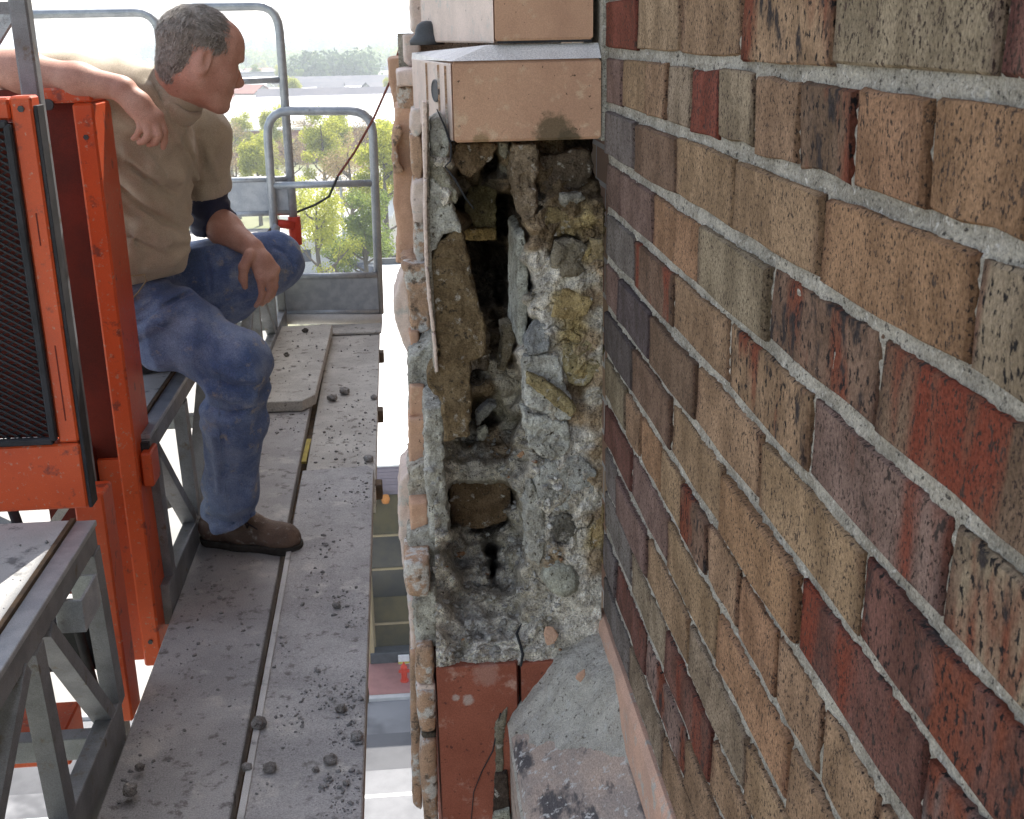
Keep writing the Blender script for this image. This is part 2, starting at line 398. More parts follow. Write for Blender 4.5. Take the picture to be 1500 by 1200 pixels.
M_skin_face = mat('ruddy_skin', (.55,.31,.24), (.47,.235,.175), scale=20, bump=.16, bscale=240, rough=.55, spec=.35, spots=((.33,.135,.10), 46, .58, .80), bdist=.003)
M_hair = mat('grey_hair', (.36,.325,.295), (.20,.178,.158), scale=40, bump=1.0, bscale=190, rough=.75, stretch=(.8,.8,1.5), spots=((.40,.37,.34), 80, .54, .68), bdist=.008)
M_hair_l = mat('light_grey_hair', (.46,.43,.40), (.34,.315,.29), scale=60, bump=0, rough=.6)
M_shirt = mat('khaki_cotton', (.49,.425,.335), (.40,.345,.27), scale=9, bump=.35, bscale=420, rough=.95, spec=.1, sheen=.2, bdist=.002)
M_navy = mat('navy_cotton', (.022,.026,.06), (.03,.034,.07), scale=12, bump=.3, bscale=300, rough=.95, sheen=.2)
M_jeans = mat('blue_denim', (.085,.13,.265), (.225,.285,.43), scale=8, bump=.6, bscale=420, rough=.96, spec=.06, contrast=(.36,.66), grain=.3, gscale=330, spots=((.30,.34,.42), 16, .56, .76), spots2=((.33,.31,.285), 22, .56, .74), bdist=.003, sheen=.15)
M_leather = mat('brown_leather', (.17,.115,.085), (.115,.078,.06), scale=20, bump=.5, bscale=180, rough=.75, spots=((.30,.27,.24), 45, .54, .70))
M_sole = mat('dark_rubber_sole', (.03,.026,.022), (.05,.045,.04), scale=30, bump=.2, rough=.8)
M_belt = mat('dark_belt', (.03,.025,.03), (.02,.018,.022), scale=20, rough=.6)
M_eye = mat('eye', (.5,.48,.45), (.4,.35,.3), scale=50, bump=0, rough=.2)
M_asph = mat('asphalt', (.15,.15,.155), (.20,.20,.205), scale=.6, bump=.2, bscale=8, spots=((.09,.09,.095), .22, .50, .60))
M_conc = mat('concrete_lot', (.33,.315,.29), (.24,.23,.21), scale=.12, bump=.1, bscale=4)
M_pave = mat('red_paving', (.33,.16,.14), (.27,.13,.115), scale=2.5, bump=.2, bscale=10)
M_kerb = mat('concrete_kerb', (.45,.44,.42), (.38,.37,.36), scale=2, bump=.1)
M_ground = mat('grass_and_earth', (.14,.165,.06), (.21,.20,.13), scale=.02, bump=0, spots=((.11,.14,.05), .05, .5, .7), spots2=((.33,.31,.27), .035, .60, .68))
M_roofw = mat('white_membrane_roof', (.80,.80,.77), (.70,.70,.68), scale=.4, bump=.1, bscale=3, spots=((.55,.54,.52), .5, .62, .78))
M_siding = mat('mauve_siding', (.20,.17,.20), (.24,.205,.235), scale=2, bump=.1)
M_glassd = mat('dark_shop_glass', (.02,.022,.02), (.05,.045,.03), scale=.8, bump=0, rough=.12, spec=.6)
M_olive = mat('olive_panel', (.085,.07,.03), (.05,.042,.022), scale=1.2, bump=.1, rough=.6)
M_mull = mat('tan_mullion', (.34,.27,.15), (.28,.22,.13), scale=2, bump=0)
M_dgrey = mat('dark_grey_metal', (.075,.08,.085), (.06,.062,.066), scale=4, bump=.05, rough=.6)
M_bark = mat('grey_bark', (.16,.13,.10), (.09,.075,.06), scale=3, bump=.5, bscale=10, stretch=(1,1,.3))
def leafmat(n, a, b):
    m = mat(n, a, b, scale=.6, bump=0, rough=.7, spec=.2)
    nt = m.node_tree; bs = nt.nodes['Principled BSDF']; tr = nt.nodes.new('ShaderNodeBsdfTranslucent'); mx = nt.nodes.new('ShaderNodeMixShader'); mx.inputs[0].default_value = .5
    src = bs.inputs['Base Color'].links[0].from_socket; nt.links.new(src, tr.inputs[0]); nt.links.new(bs.outputs[0], mx.inputs[1]); nt.links.new(tr.outputs[0], mx.inputs[2]); nt.links.new(mx.outputs[0], nt.nodes['Material Output'].inputs[0]); return m
M_leafy = leafmat('yellow_green_leaves', (.50,.50,.085), (.36,.39,.065))
M_leafg = leafmat('green_leaves', (.25,.31,.07), (.17,.23,.05))
M_leafb = leafmat('budding_twigs', (.34,.25,.14), (.25,.20,.10))
M_leafd = leafmat('dark_wood_leaves', (.07,.11,.05), (.10,.13,.055))
M_pinkb = leafmat('pink_blossom', (.45,.10,.20), (.55,.25,.32))
M_rope = mat('red_brown_rope', (.20,.06,.045), (.14,.045,.035), scale=90, bump=.4, bscale=400)
M_cable = mat('black_cable', (.03,.03,.03), (.05,.05,.05), scale=30, bump=0)
M_slate = mat('dark_slate_roof', (.10,.10,.12), (.13,.125,.14), scale=.3, bump=.1, bscale=4)
M_wallA = mat('cream_house_wall', (.60,.57,.50), (.52,.49,.43), scale=.5, bump=0)
M_wallB = mat('grey_house_wall', (.40,.40,.41), (.34,.34,.35), scale=.5, bump=0)
M_wallC = mat('red_brick_house_wall', (.28,.12,.09), (.22,.10,.08), scale=.5, bump=0)
M_win = mat('window_pane', (.05,.06,.08), (.08,.09,.11), scale=.6, bump=0, rough=.15)

# ================================================================== LARGE STRUCTURE
XW, YC = 0.263, 1.585            # brick face, and the corner where the pier meets it
CO = 0.0677; Z0 = 0.0384         # brick course and the level of the first bed joint
def brick_tex(name):
    m = mat(name, (.34,.24,.15), (.26,.17,.11), scale=9, bump=.3, bscale=120)
    nt = m.node_tree; N = nt.nodes; Lk = nt.links; geo = N.new('ShaderNodeNewGeometry')
    sx = N.new('ShaderNodeSeparateXYZ'); cb = N.new('ShaderNodeCombineXYZ'); Lk.new(geo.outputs['Position'], sx.inputs[0])
    Lk.new(sx.outputs[1], cb.inputs[0]); Lk.new(sx.outputs[2], cb.inputs[1])
    bt = N.new('ShaderNodeTexBrick'); bt.inputs['Scale'].default_value = 1; bt.inputs['Mortar Size'].default_value = .005
    bt.inputs['Brick Width'].default_value = .2127; bt.inputs['Row Height'].default_value = CO
    bt.inputs['Color1'].default_value = (.36,.26,.16,1); bt.inputs['Color2'].default_value = (.24,.13,.09,1); bt.inputs['Mortar'].default_value = (.42,.41,.39,1)
    Lk.new(cb.outputs[0], bt.inputs['Vector']); Lk.new(bt.outputs[0], N['Principled BSDF'].inputs['Base Color'])
    return m
M_wallfar = brick_tex('distant_brickwork')

wall = thing('brick_wall', 'tan, red and dark speckled brick wall with pale mortar joints filling the right side', 'brick wall', (XW, 0.9, -.9))
TAN, LT, GT, OR, BR = (.31,.207,.13), (.355,.25,.165), (.27,.212,.15), (.315,.188,.112), (.19,.125,.088)
RD, MR, BL, NV, MV, OL = (.21,.072,.052), (.16,.08,.064), (.20,.172,.16), (.12,.10,.097), (.22,.15,.125), (.255,.20,.14)
A = [.524+.2127*k for k in range(-5, 7)]; B = [a-.1063 for a in A]
H1 = [y*.903 for y in (.536,.65,.765,.88,1.0,1.115,1.23,1.345,1.46,1.626)]
H7 = [y*.903 for y in (.64,.751,.863,.983,1.099,1.221,1.339,1.465,1.574)]
def ext(hh): return [hh[0]-.1063*k for k in range(8, 0, -1)]+hh
H1, H7 = ext(H1), ext(H7)
# known bricks, far to near (F = flashed with red streaks, D = dark speckled)
known = {0: [RD, LT, TAN, (TAN,'E'), GT, MR], 1: [MV, TAN, TAN, GT, (RD,'F'), OL, TAN, (BR,'D'), OR, OR],
 2: [BL, BR, TAN, TAN, OR, (OL,'D')], 3: [MV, MV, OR, OL, (BR,'D'), (BR,'F'), GT], 4: [BL, (BR,'F'), TAN, (TAN,'D'), (MV,'F'), (GT,'D')],
 5: [MV, NV, BR, TAN, TAN, (MR,'D')], 6: [NV, BR, TAN, OR, (MR,'F'), (BL,'D')], 7: [OL, TAN, OR, TAN, (BR,'D'), TAN, OR, TAN, TAN, TAN],
 8: [MR, MV, TAN, OR, TAN, OR], 9: [BL, MV, TAN, GT, TAN], 10: [BL, GT, (MR,'F'), TAN, OR], 11: [BL, (MR,'F'), (MV,'D'), TAN, TAN], 12: [BL, GT, TAN, (BR,'D'), TAN]}
def brick_mesh(L, seed):
    r = np.random.default_rng(seed); h = CO-.0112; nx, nz = (5, 3) if L > .15 else (4, 3); c = .0021
    ys = np.linspace(-L/2+c, L/2-c, nx); zs = np.linspace(-h/2+c, h/2-c, nz); v = []; f = []
    for z in zs:
        for y in ys: v.append((r.normal(0, .0007), y+r.normal(0, .0008), z+r.normal(0, .0007)))
    for j in range(nz-1):
        for i in range(nx-1): f.append((j*nx+i, (j+1)*nx+i, (j+1)*nx+i+1, j*nx+i+1))
    ring = [i for i in range(nx)]+[j*nx+nx-1 for j in range(1, nz)]+[(nz-1)*nx+i for i in range(nx-2, -1, -1)]+[j*nx for j in range(nz-2, 0, -1)]
    n0 = len(v); k = len(ring)
    for i in ring:
        y, z = v[i][1], v[i][2]; ey = (abs(y) > L/2-2.4*c)*np.sign(y); ez = (abs(z) > h/2-2.6*c)*np.sign(z)
        q = r.uniform(.4, 1.5)
        v.append((.0026*q, y+ey*c*r.uniform(.6, 1.1), z+ez*c*r.uniform(.6, 1.1)))
    for i in ring: 
        y, z = v[n0+ring.index(i)][1:]; v.append((.085, y, z))
    for a in range(k):
        b = (a+1) % k; f.append((ring[a], ring[b], n0+b, n0+a)); f.append((n0+a, n0+b, n0+k+b, n0+k+a))
    me = bpy.data.meshes.new('brick'); me.from_pydata(v, [], f); me.update(); return me
LS, LH = .2127-.0075, .1063-.0075
bm_var = {(ln, m): [brick_mesh(l, 100*m+s+int(l*999)) for s in range(5)] for ln, l in (('s', LS), ('h', LH)) for m in range(3)}
for (ln, m), lst in bm_var.items():
    for me in lst: me.materials.append((M_brick, M_brick_flash, M_brick_dark)[m])
pal = [TAN]*7+[OR]*4+[GT]*2+[BR]*3+[OL]+[MV]+[(BR,'F'), (BR,'D')]
def lay(y0, y1, zc, spec):
    md = 0; c = spec
    if isinstance(spec[1], str): c, k = spec; md = {'F':1, 'D':2, 'E':2}[k]
    L = y1-y0; kind = 's' if L > .16 else 'h'; full = .2127 if kind == 's' else .1063
    o = bpy.data.objects.new('brick', random.choice(bm_var[(kind, md)])); COL.objects.link(o); o.parent = wall
    base = (LS if kind == 's' else LH); o.scale = (1, (L-.0075)/base, 1)
    o.location = (XW-WLOC['brick_wall'][0]+random.gauss(0, .0012), (y0+y1)/2-WLOC['brick_wall'][1], zc+random.gauss(0, .0009)-WLOC['brick_wall'][2])
    o.rotation_euler = (random.gauss(0, .003), random.gauss(0, .008), random.gauss(0, .0035))
    j = random.uniform(.92, 1.08); o.color = (c[0]*j, c[1]*j*random.uniform(.97,1.03), c[2]*j, 1)
for k in range(-3, 13):
    js = (H1 if k in (1,) else H7 if k == 7 else A if k % 2 == 0 else B)
    js = sorted(j for j in js if j < YC-.03)+[YC+.002]
    zc = Z0-CO*k-CO/2
    kn = known.get(k, [])
    for n_, i in enumerate(range(len(js)-1, 0, -1)):
        if js[i] < -.25: break
        lay(js[i-1], js[i], zc, kn[n_] if n_ < len(kn) else random.choice(pal))
# mortar behind the bricks: rough, in places washed out, in places smeared proud
ny, nz = 460, 330
yy = np.linspace(-.32, YC+.004, ny); zz = np.linspace(Z0-13*CO-.005, Z0+3*CO+.01, nz)
Yg, Zg = np.meshgrid(yy, zz); P3 = np.stack([Yg*0, Yg, Zg], -1)
dx = .0046+.0022*fbm(P3*38, 3)+.0016*noise(P3*150)+.0011*noise(P3*290)+.012*np.clip(noise(P3*21+5)-.72, 0, 1)*2
v = np.stack([XW+dx, Yg, Zg], -1).reshape(-1, 3)
q = np.arange(ny*nz).reshape(nz, ny)
f = np.stack([q[:-1,:-1], q[1:,:-1], q[1:,1:], q[:-1,1:]], -1).reshape(-1, 4)
mesh_obj('mortar', v, f, M_mortar, wall, smooth=True)
mb = MB(); mb.box((XW+.03, -4, Z0+3*CO+.012), (XW+.5, 9, 3.75)); mb.box((XW+.03, -4, -22), (XW+.5, -.33, Z0+3*CO+.010)); mb.box((XW+.09, -.33, -22), (XW+.5, 9, Z0+3*CO+.008))
mb.build('wall_core', M_wallfar, wall)
# sloping plinth that carries the bricks, with the pink moulded band above it
zb = Z0-13*CO-.008
MB().prism([(XW+.0, zb), (XW+.08, zb), (XW+.08, -.935), (XW-.006, -.935), (XW-.006, zb-.012)], -.4, YC+.03, ax=1, c=.001).build('terracotta_band', M_pink, wall)
pl = thing('plinth_course', 'stained sloping terracotta plinth below the brick wall beside the red block', 'plinth', (.2, 1.2, -1.5))
for (y0, y1) in ((1.02, YC+.06), (.40, 1.012), (-.3, .392)):
    MB().prism([(XW+.08, -.938), (XW-.008, -.938), (.122, -1.012), (.116, -1.024), (.116, -1.6), (XW+.08, -1.6)], y0, y1, ax=1, c=.003).build('plinth_block', M_plinth, pl)
MB().box((.13, -4, -22), (XW+.4, 1.62, -1.6)).build('lower_wall', M_wallfar, wall)

# ------------------------------------------------------------------ the broken terracotta pier
pier = thing('terracotta_pier', 'broken terracotta pier with its front face gone, rubble core and dark hollow showing', 'pier', (.15, 1.7, -1.2))
def pl_prism(name, poly, z0, z1, m, c=.004, parent=pier): return MB().prism(poly, z0, z1, 2, c).build(name, m, parent)
# upper shaft and the capping block (plan outlines: the left flank is splayed)
pl_prism('shaft_block', [(.120, 1.600), (.248, 1.600), (.248, 2.0), (.045, 2.0)], -.012, .62, M_terra, .003)
pl_prism('shaft_flank', [(.1175, 1.602), (.1185, 1.606), (.046, 1.99), (.030, 1.99)], -.014, .62, M_glaze_lit, .002)  # paler left side: sunlight on the flank put into its colour
pl_prism('cap_block', [(.062, YC), (.2565, YC), (.2565, 2.02), (.018, 2.02)], -.139, -.036, M_terra, .0035)
pl_prism('cap_flank', [(.0595, YC+.003), (.061, YC+.006), (.022, 1.97), (.012, 1.97)], -.137, -.038, M_glaze_lit, .002)  # sunlit side of the cap, painted by the paler colour
mb = MB(); mb.add([(.0600, YC-.001, -.0355), (.2565, YC-.001, -.0355), (.2565, 1.61, -.0165), (.110, 1.61, -.0165), (.013, 1.98, -.030), (.012, 1.98, -.04)],
                  [(0,1,2,3), (0,3,4,5)])
for p in [(.0, 1.98, -.034)]: pass
mb.build('cap_weathering', mat('weathered_glaze', (.86,.83,.80), (.74,.71,.68), scale=20, bump=.4, bscale=120), pier)
mo = MB().box((.2575, YC+.002, -.142), (XW+.004, 1.75, .62), .001).build('joint_mortar', M_mortar, pier)
mb = MB().box((.123, 1.603, -.0150), (.247, 1.62, -.0122)); mb.build('bed_joint', M_rubber, pier)
# fluting grooves and a round socket on the flank, whose sunlight is put into the colour
def flank(t, z, off=0): # t 0..1 along the flank
    a = np.array((.0595, YC+.003)); b = np.array((.012, 1.97)); p = a+(b-a)*t; n = np.array((-(b-a)[1], (b-a)[0])); n /= np.linalg.norm(n)
    n = n if n[0] < 0 else -n
    return (p[0]+n[0]*off, p[1]+n[1]*off, z)
for t in (.10, .26, .56):
    MB().bar(flank(t, -.134, .0012), flank(t, -.042, .0012), .004, .003, up=(1,0,0)).build('flute', M_terra_l, pier)
c0 = np.array(flank(.34, -.078, .001)); a_ = np.array(flank(.35, -.078, .0))-np.array(flank(.34, -.078, 0)); a_ /= np.linalg.norm(a_)
nn = np.array(flank(.34, 0, 1))-np.array(flank(.34, 0, 0))
vs = []; fs = []
prof = [(.0155, .0), (.0155, .0016), (.0135, .002), (.013, .0008), (0.0001, .0006)]
for (r, d) in prof:
    for k in range(20):
        th = 2*PI*k/20; vs.append(c0+nn*d+r*2.2*math.cos(th)*a_+r*math.sin(th)*np.array((0,0,1)))
for i in range(len(prof)-1):
    for k in range(20): fs.append((i*20+k, i*20+(k+1) % 20, (i+1)*20+(k+1) % 20, (i+1)*20+k))
mesh_obj('round_socket', vs, fs, M_dgrey, pier, smooth=False)
kn = thing('metal_knob', 'small dark bell-shaped metal knob on the ledge beside the upper pier shaft', 'knob', atY(626, 60, 1.93))
MB().lathe([(.0001,.030), (.008,.029), (.015,.024), (.0185,.016), (.0195,.010), (.024,.005), (.028,.0), (.027,-.006), (.0001,-.006)], WLOC['metal_knob']).build('knob_body', M_dgrey, kn, smooth=True)
kn.location = WLOC['metal_knob']

# the relief of broken masonry: (u, v in the photograph read as a survey, depth y, colour)
g_, lg, b_, t_, yl, dk, bb, pk = (.51,.465,.395), (.74,.69,.61), (.20,.145,.09), (.40,.30,.20), (.43,.335,.17), (.08,.062,.045), (.58,.55,.51), (.44,.26,.17)  # dk: soot, and shade of the hollow and clefts put into the tint
SURV = [(775,235,1.615,b_),(758,262,1.635,t_),(768,300,1.61,g_),(782,330,1.60,t_),(805,225,1.66,b_),(850,225,1.68,dk),(878,235,1.76,dk),(884,262,1.72,b_),(870,270,1.64,b_),(840,262,1.64,b_),
 (800,265,1.63,b_),(815,312,1.615,b_),(860,320,1.60,yl),(845,308,1.61,b_),(880,310,1.60,b_),(800,345,1.605,b_),(780,360,1.60,t_),(870,345,1.61,b_),(874,372,1.60,yl),(880,392,1.595,t_),(830,365,1.63,dk),
 (785,385,1.60,lg),(770,380,1.62,g_),(795,412,1.61,bb),(830,408,1.60,lg),(860,412,1.597,g_),(840,448,1.59,yl),(825,442,1.592,yl),(872,440,1.595,t_),(880,470,1.592,g_),(785,455,1.605,lg),(770,440,1.62,g_),(800,478,1.60,bb),
 (845,495,1.60,yl),(865,505,1.597,t_),(880,520,1.592,g_),(785,505,1.62,bb),(772,520,1.615,lg),(800,530,1.603,lg),(820,545,1.602,lg),(857,550,1.60,yl),(870,585,1.597,g_),(876,560,1.595,t_),(845,575,1.606,b_),
 (800,575,1.60,lg),(785,600,1.603,lg),(820,605,1.597,g_),(845,615,1.60,t_),(880,610,1.592,t_),(790,645,1.597,lg),(795,655,1.625,dk),(815,650,1.595,lg),(840,640,1.60,bb),(860,655,1.597,lg),(880,660,1.592,t_),
 (785,690,1.592,g_),(815,690,1.592,lg),(850,690,1.595,bb),(875,705,1.592,t_),(800,730,1.593,lg),(835,735,1.59,g_),(865,740,1.592,lg),(880,760,1.588,t_),(795,780,1.598,lg),(825,782,1.602,(.16,.155,.15)),(850,785,1.592,lg),(872,790,1.59,yl),
 (790,815,1.60,g_),(812,825,1.592,t_),(845,830,1.59,lg),(872,830,1.588,t_),(880,870,1.587,lg),(855,880,1.586,lg),(800,860,1.62,g_),(775,845,1.63,g_),
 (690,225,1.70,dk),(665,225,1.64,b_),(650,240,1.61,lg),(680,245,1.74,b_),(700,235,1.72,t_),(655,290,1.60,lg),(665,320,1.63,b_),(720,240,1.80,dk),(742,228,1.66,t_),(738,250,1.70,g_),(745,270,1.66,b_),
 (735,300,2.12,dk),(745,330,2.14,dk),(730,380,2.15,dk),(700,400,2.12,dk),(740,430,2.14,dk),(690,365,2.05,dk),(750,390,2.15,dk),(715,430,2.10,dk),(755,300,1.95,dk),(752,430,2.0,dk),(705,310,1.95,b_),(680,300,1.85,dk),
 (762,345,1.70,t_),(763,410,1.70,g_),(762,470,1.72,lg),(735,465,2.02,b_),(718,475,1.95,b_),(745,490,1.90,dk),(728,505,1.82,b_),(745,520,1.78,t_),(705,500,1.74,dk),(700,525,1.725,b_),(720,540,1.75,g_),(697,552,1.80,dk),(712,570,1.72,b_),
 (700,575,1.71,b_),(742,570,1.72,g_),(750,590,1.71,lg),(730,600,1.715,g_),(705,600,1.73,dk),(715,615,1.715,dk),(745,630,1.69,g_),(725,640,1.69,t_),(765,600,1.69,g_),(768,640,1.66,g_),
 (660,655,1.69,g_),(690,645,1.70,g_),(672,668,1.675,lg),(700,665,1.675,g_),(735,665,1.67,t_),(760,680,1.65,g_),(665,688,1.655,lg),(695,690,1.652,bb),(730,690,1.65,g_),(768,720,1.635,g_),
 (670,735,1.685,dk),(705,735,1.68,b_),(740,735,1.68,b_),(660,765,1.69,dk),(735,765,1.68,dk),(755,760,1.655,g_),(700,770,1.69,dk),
 (645,790,1.64,lg),(668,800,1.665,g_),(690,790,1.672,g_),(680,830,1.665,(.33,.32,.31)),(700,810,1.668,g_),(719,815,1.73,dk),(721,840,1.73,dk),(708,818,1.665,lg),(733,820,1.66,lg),(712,842,1.655,lg),(733,846,1.65,lg),(745,790,1.66,g_),(755,820,1.65,g_),(740,850,1.645,g_),(705,850,1.65,lg),(690,850,1.652,g_),
 (640,835,1.64,lg),(655,860,1.636,lg),(640,900,1.615,lg),(670,880,1.63,g_),(690,900,1.622,bb),(700,925,1.612,bb),(665,930,1.61,lg),(640,950,1.598,lg),(680,952,1.600,g_),(720,955,1.598,lg),(720,890,1.626,g_),(735,920,1.615,lg),
 (758,925,1.612,lg),(766,950,1.60,lg),(755,900,1.625,g_),(775,900,1.622,g_),(780,940,1.605,lg),(800,920,1.608,g_),(830,900,1.60,lg),(850,930,1.592,lg),(820,960,1.595,lg),(780,965,1.592,lg),(870,920,1.588,lg),(700,968,1.592,lg),(650,970,1.590,lg),(730,970,1.592,lg),
 (640,700,1.66,lg),(640,740,1.655,lg),(640,660,1.67,lg),(640,770,1.648,lg),(645,620,1.69,lg)]
SURV = [(u, v, 1.585+(y-1.585)*(1.0+np.clip((v-560)/60, 0, 1)*np.clip((775-u)/25, 0, 1)*np.clip((u-645)/25, 0, 1)*np.clip((985-v)/40, 0, 1)*1.35) if y < 1.76 else y, c) for (u, v, y, c) in SURV]
sp = np.array([[*atY(u, v, y)] for (u, v, y, c) in SURV]); sc_ = np.array([c for *_, c in SURV])
nx, nz = 200, 600
xs = np.linspace(.0, 1.0, nx); zs = np.linspace(-.937, -.140, nz)
Xg, Zg = np.meshgrid(xs, zs); xl_ = np.interp(Zg, [-.93, -.62, -.14], [.007, .016, .029]); Xg = xl_+(XW+.001-xl_)*Xg; P3 = np.stack([Xg, Xg*0, Zg], -1)
# look every grid point up along the sight line at the nominal depth so the survey keeps its places
wx = .006*fbm(P3*38, 3); wz = .006*fbm(P3*38+9, 3)
u0 = np.array([(s[0]*1.62/s[1]) for s in sp]); v0 = np.array([(s[2]*1.62/s[1]) for s in sp])
d2 = ((Xg+wx)[..., None]*1.62/YC*.992-u0)**2+((Zg+wz)[..., None]*1.62/YC*.992-v0)**2
o2 = np.argsort(d2, -1)[..., :4]; dd = np.take_along_axis(d2, o2, -1)
w = 1/(dd+1.2e-5)**2.2; w /= w.sum(-1, keepdims=True)
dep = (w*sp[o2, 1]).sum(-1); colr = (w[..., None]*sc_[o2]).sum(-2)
calm = np.clip((Zg+.80)/.06+1, .35, 1); dep = dep+calm*(.0055*fbm(P3*45+3, 3)-.008*np.abs(fbm(P3*28+31, 3)))+.010*np.clip(np.abs(noise(P3*40+60))*-8+.8, 0, 1)*np.clip(noise(P3*12)+.3, 0, 1)+.002*noise(P3*190)+.0015*noise(P3*420)
dep = np.where(Zg < -.925, np.maximum(dep, YC+.004), dep)
scale_ = dep/YC; cx = Xg*scale_*0+Xg; 
# push each point back along its sight line
fac = dep/1.608
v = np.stack([Xg*fac, dep, Zg*fac], -1).reshape(-1, 3)
v[:, 0] = np.minimum(v[:, 0], XW+.004)
q = np.arange(nx*nz).reshape(nz, nx)
f = np.stack([q[:-1,:-1], q[:-1,1:], q[1:,1:], q[1:,:-1]], -1).reshape(-1, 4)
jit = 1+.22*noise(np.stack([Xg, Xg*0, Zg], -1)*95)[..., None]
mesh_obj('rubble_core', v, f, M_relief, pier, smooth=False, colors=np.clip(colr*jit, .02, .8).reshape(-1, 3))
MB().box((-.01, 2.2, -1.2), (XW+.02, 2.5, .0)).build('hollow_light_block', M_relief if False else M_mortar, pier)  # unseen block added behind the hollow to keep light out

def rock(name, poly, y, th, m=M_chunk, parent=pier, rnd=.006, amp=.0025, fr=60, h=.003, color=None, tilt=0.0, splay=0.0, smooth=False, bow=0.0):
    if m is M_chunk and parent is pier and not smooth: rnd = min(rnd, .0035) if rnd < .01 else rnd*.7; y = y+(.006 if name == 'mortar_slab' else .003); h = .0026
    """a solid with the given outline (survey pixels at depth y), thickness th going back; tilt leans its face, bow rounds it"""
    W = np.array([atY(u, v, y) for u, v in poly]); Q = W[:, [0, 2]]; lo = Q.min(0)-.012; hi = Q.max(0)+.012
    if splay > 0: hi[0] += splay*th
    else: lo[0] += splay*th
    g = np.meshgrid(np.arange(lo[0], hi[0], h), np.arange(y-.02-abs(bow), y+th+.015, h), np.arange(lo[1], hi[1], h), indexing='ij')
    X = g[0]-splay*np.maximum(g[1]-y, 0); Z = g[2]; d = np.full(X.shape, 1e9); s = np.ones(X.shape)
    n = len(Q)
    for i in range(n):
        a = Q[i]; b = Q[i-1]; ex, ez = b-a; wx_, wz_ = X-a[0], Z-a[1]
        t = np.clip((wx_*ex+wz_*ez)/(ex*ex+ez*ez), 0, 1); d = np.minimum(d, (wx_-ex*t)**2+(wz_-ez*t)**2)
        c1 = Z >= a[1]; c2 = Z < b[1]; c3 = ex*wz_ > ez*wx_
        fl = (c1 & c2 & c3) | (~c1 & ~c2 & ~c3); s = np.where(fl, -s, s)
    d = s*np.sqrt(d); cz = Q[:, 1].mean(); cx_ = Q[:, 0].mean(); rx = np.ptp(Q[:, 0])/2
    yf = y+tilt*(Z-cz)+(bow*((X-cx_)/rx)**2 if bow else 0)
    d1 = yf-g[1]; d1 = np.maximum(d1, g[1]-(y+th))
    a_ = d+rnd; b2 = d1+rnd
    D = np.minimum(np.maximum(a_, b2), 0)+np.sqrt(np.maximum(a_, 0)**2+np.maximum(b2, 0)**2)-rnd
    P = np.stack(g, -1); D = D+amp*fbm(P*fr, 3)+amp*.5*noise(P*fr*4)+(0 if smooth else amp*1.1*(np.abs(noise(P*fr*1.7+7))-.25)+.0008*noise(P*330))
    V, Fc = surface_nets(D, (lo[0], g[1].min(), lo[1]), h)
    o = mesh_obj(name, V, Fc, m, parent, smooth=smooth)
    if color is not None: o.color = (*color, 1)
    return o
R_ = rock
# shell fragment standing left of the hollow, and the broken edge above it
R_('terracotta_fragment', [(668,338),(680,345),(690,400),(703,455),(714,490),(712,520),(690,530),(688,560),(693,600),(688,640),(652,648),(648,590),(626,566),(628,548),(645,520),(632,470),(629,400),(640,358)], 1.602, .045, amp=.003, fr=30, color=(.20,.145,.085))
R_('mortar_slab', [(632,262),(655,282),(668,312),(676,340),(650,345),(634,372),(628,380),(626,300)], 1.596, .07, color=(0.495,0.488,0.442), amp=.003, fr=40)
R_('mortar_slab', [(630,176),(644,168),(658,190),(660,205),(658,236),(648,242),(631,226)], 1.60, .08, color=(0.440,0.435,0.395), amp=.004, fr=35)
R_('terracotta_fragment', [(630,232),(646,236),(664,268),(672,292),(668,300),(655,292),(632,262)], 1.60, .07, color=(0.360,0.340,0.270), amp=.003)
R_('terracotta_fragment', [(664,209),(700,209),(728,212),(722,232),(700,252),(690,262),(676,250),(662,236)], 1.625, .09, color=(0.200,0.140,0.085), amp=.004, fr=30)
R_('hanging_mortar', [(731,208),(744,208),(745,222),(740,233),(734,228)], 1.62, .04, color=(0.300,0.280,0.220), amp=.002)
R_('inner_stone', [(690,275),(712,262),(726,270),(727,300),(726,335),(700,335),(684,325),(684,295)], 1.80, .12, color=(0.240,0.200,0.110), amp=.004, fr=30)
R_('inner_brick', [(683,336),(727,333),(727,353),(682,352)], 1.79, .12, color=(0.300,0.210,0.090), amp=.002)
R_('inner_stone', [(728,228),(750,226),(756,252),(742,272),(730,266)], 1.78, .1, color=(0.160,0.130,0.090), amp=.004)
# masonry right of the hollow
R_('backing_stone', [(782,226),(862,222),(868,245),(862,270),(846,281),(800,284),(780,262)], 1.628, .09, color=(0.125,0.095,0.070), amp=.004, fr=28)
R_('terracotta_fragment', [(753,212),(786,212),(790,240),(786,275),(790,300),(775,330),(764,318),(756,290),(750,262)], 1.598, .08, color=(0.260,0.200,0.140), amp=.004, fr=35)
R_('rubble_stone', [(820,285),(850,284),(858,292),(844,305),(822,302)], 1.60, .05, color=(0.280,0.260,0.220), rnd=.01)
R_('rubble_stone', [(800,298),(822,308),(860,300),(884,306),(884,348),(860,350),(838,345),(815,349),(795,340)], 1.607, .06, color=(0.250,0.190,0.100), amp=.005, fr=40)
R_('round_stone', [(815,355),(838,350),(862,358),(866,372),(850,384),(860,398),(840,412),(815,408),(808,385)], 1.59, .07, color=(0.250,0.215,0.160), rnd=.016, amp=.004, fr=30)
R_('lichened_brick', [(864,350),(884,352),(886,392),(868,400),(856,385),(868,370)], 1.593, .05, color=(.40,.31,.18), amp=.002)
R_('lichened_brick', [(824,424),(838,426),(870,438),(860,462),(840,470),(808,466),(814,442)], 1.584, .05, color=(.40,.30,.15), amp=.002)
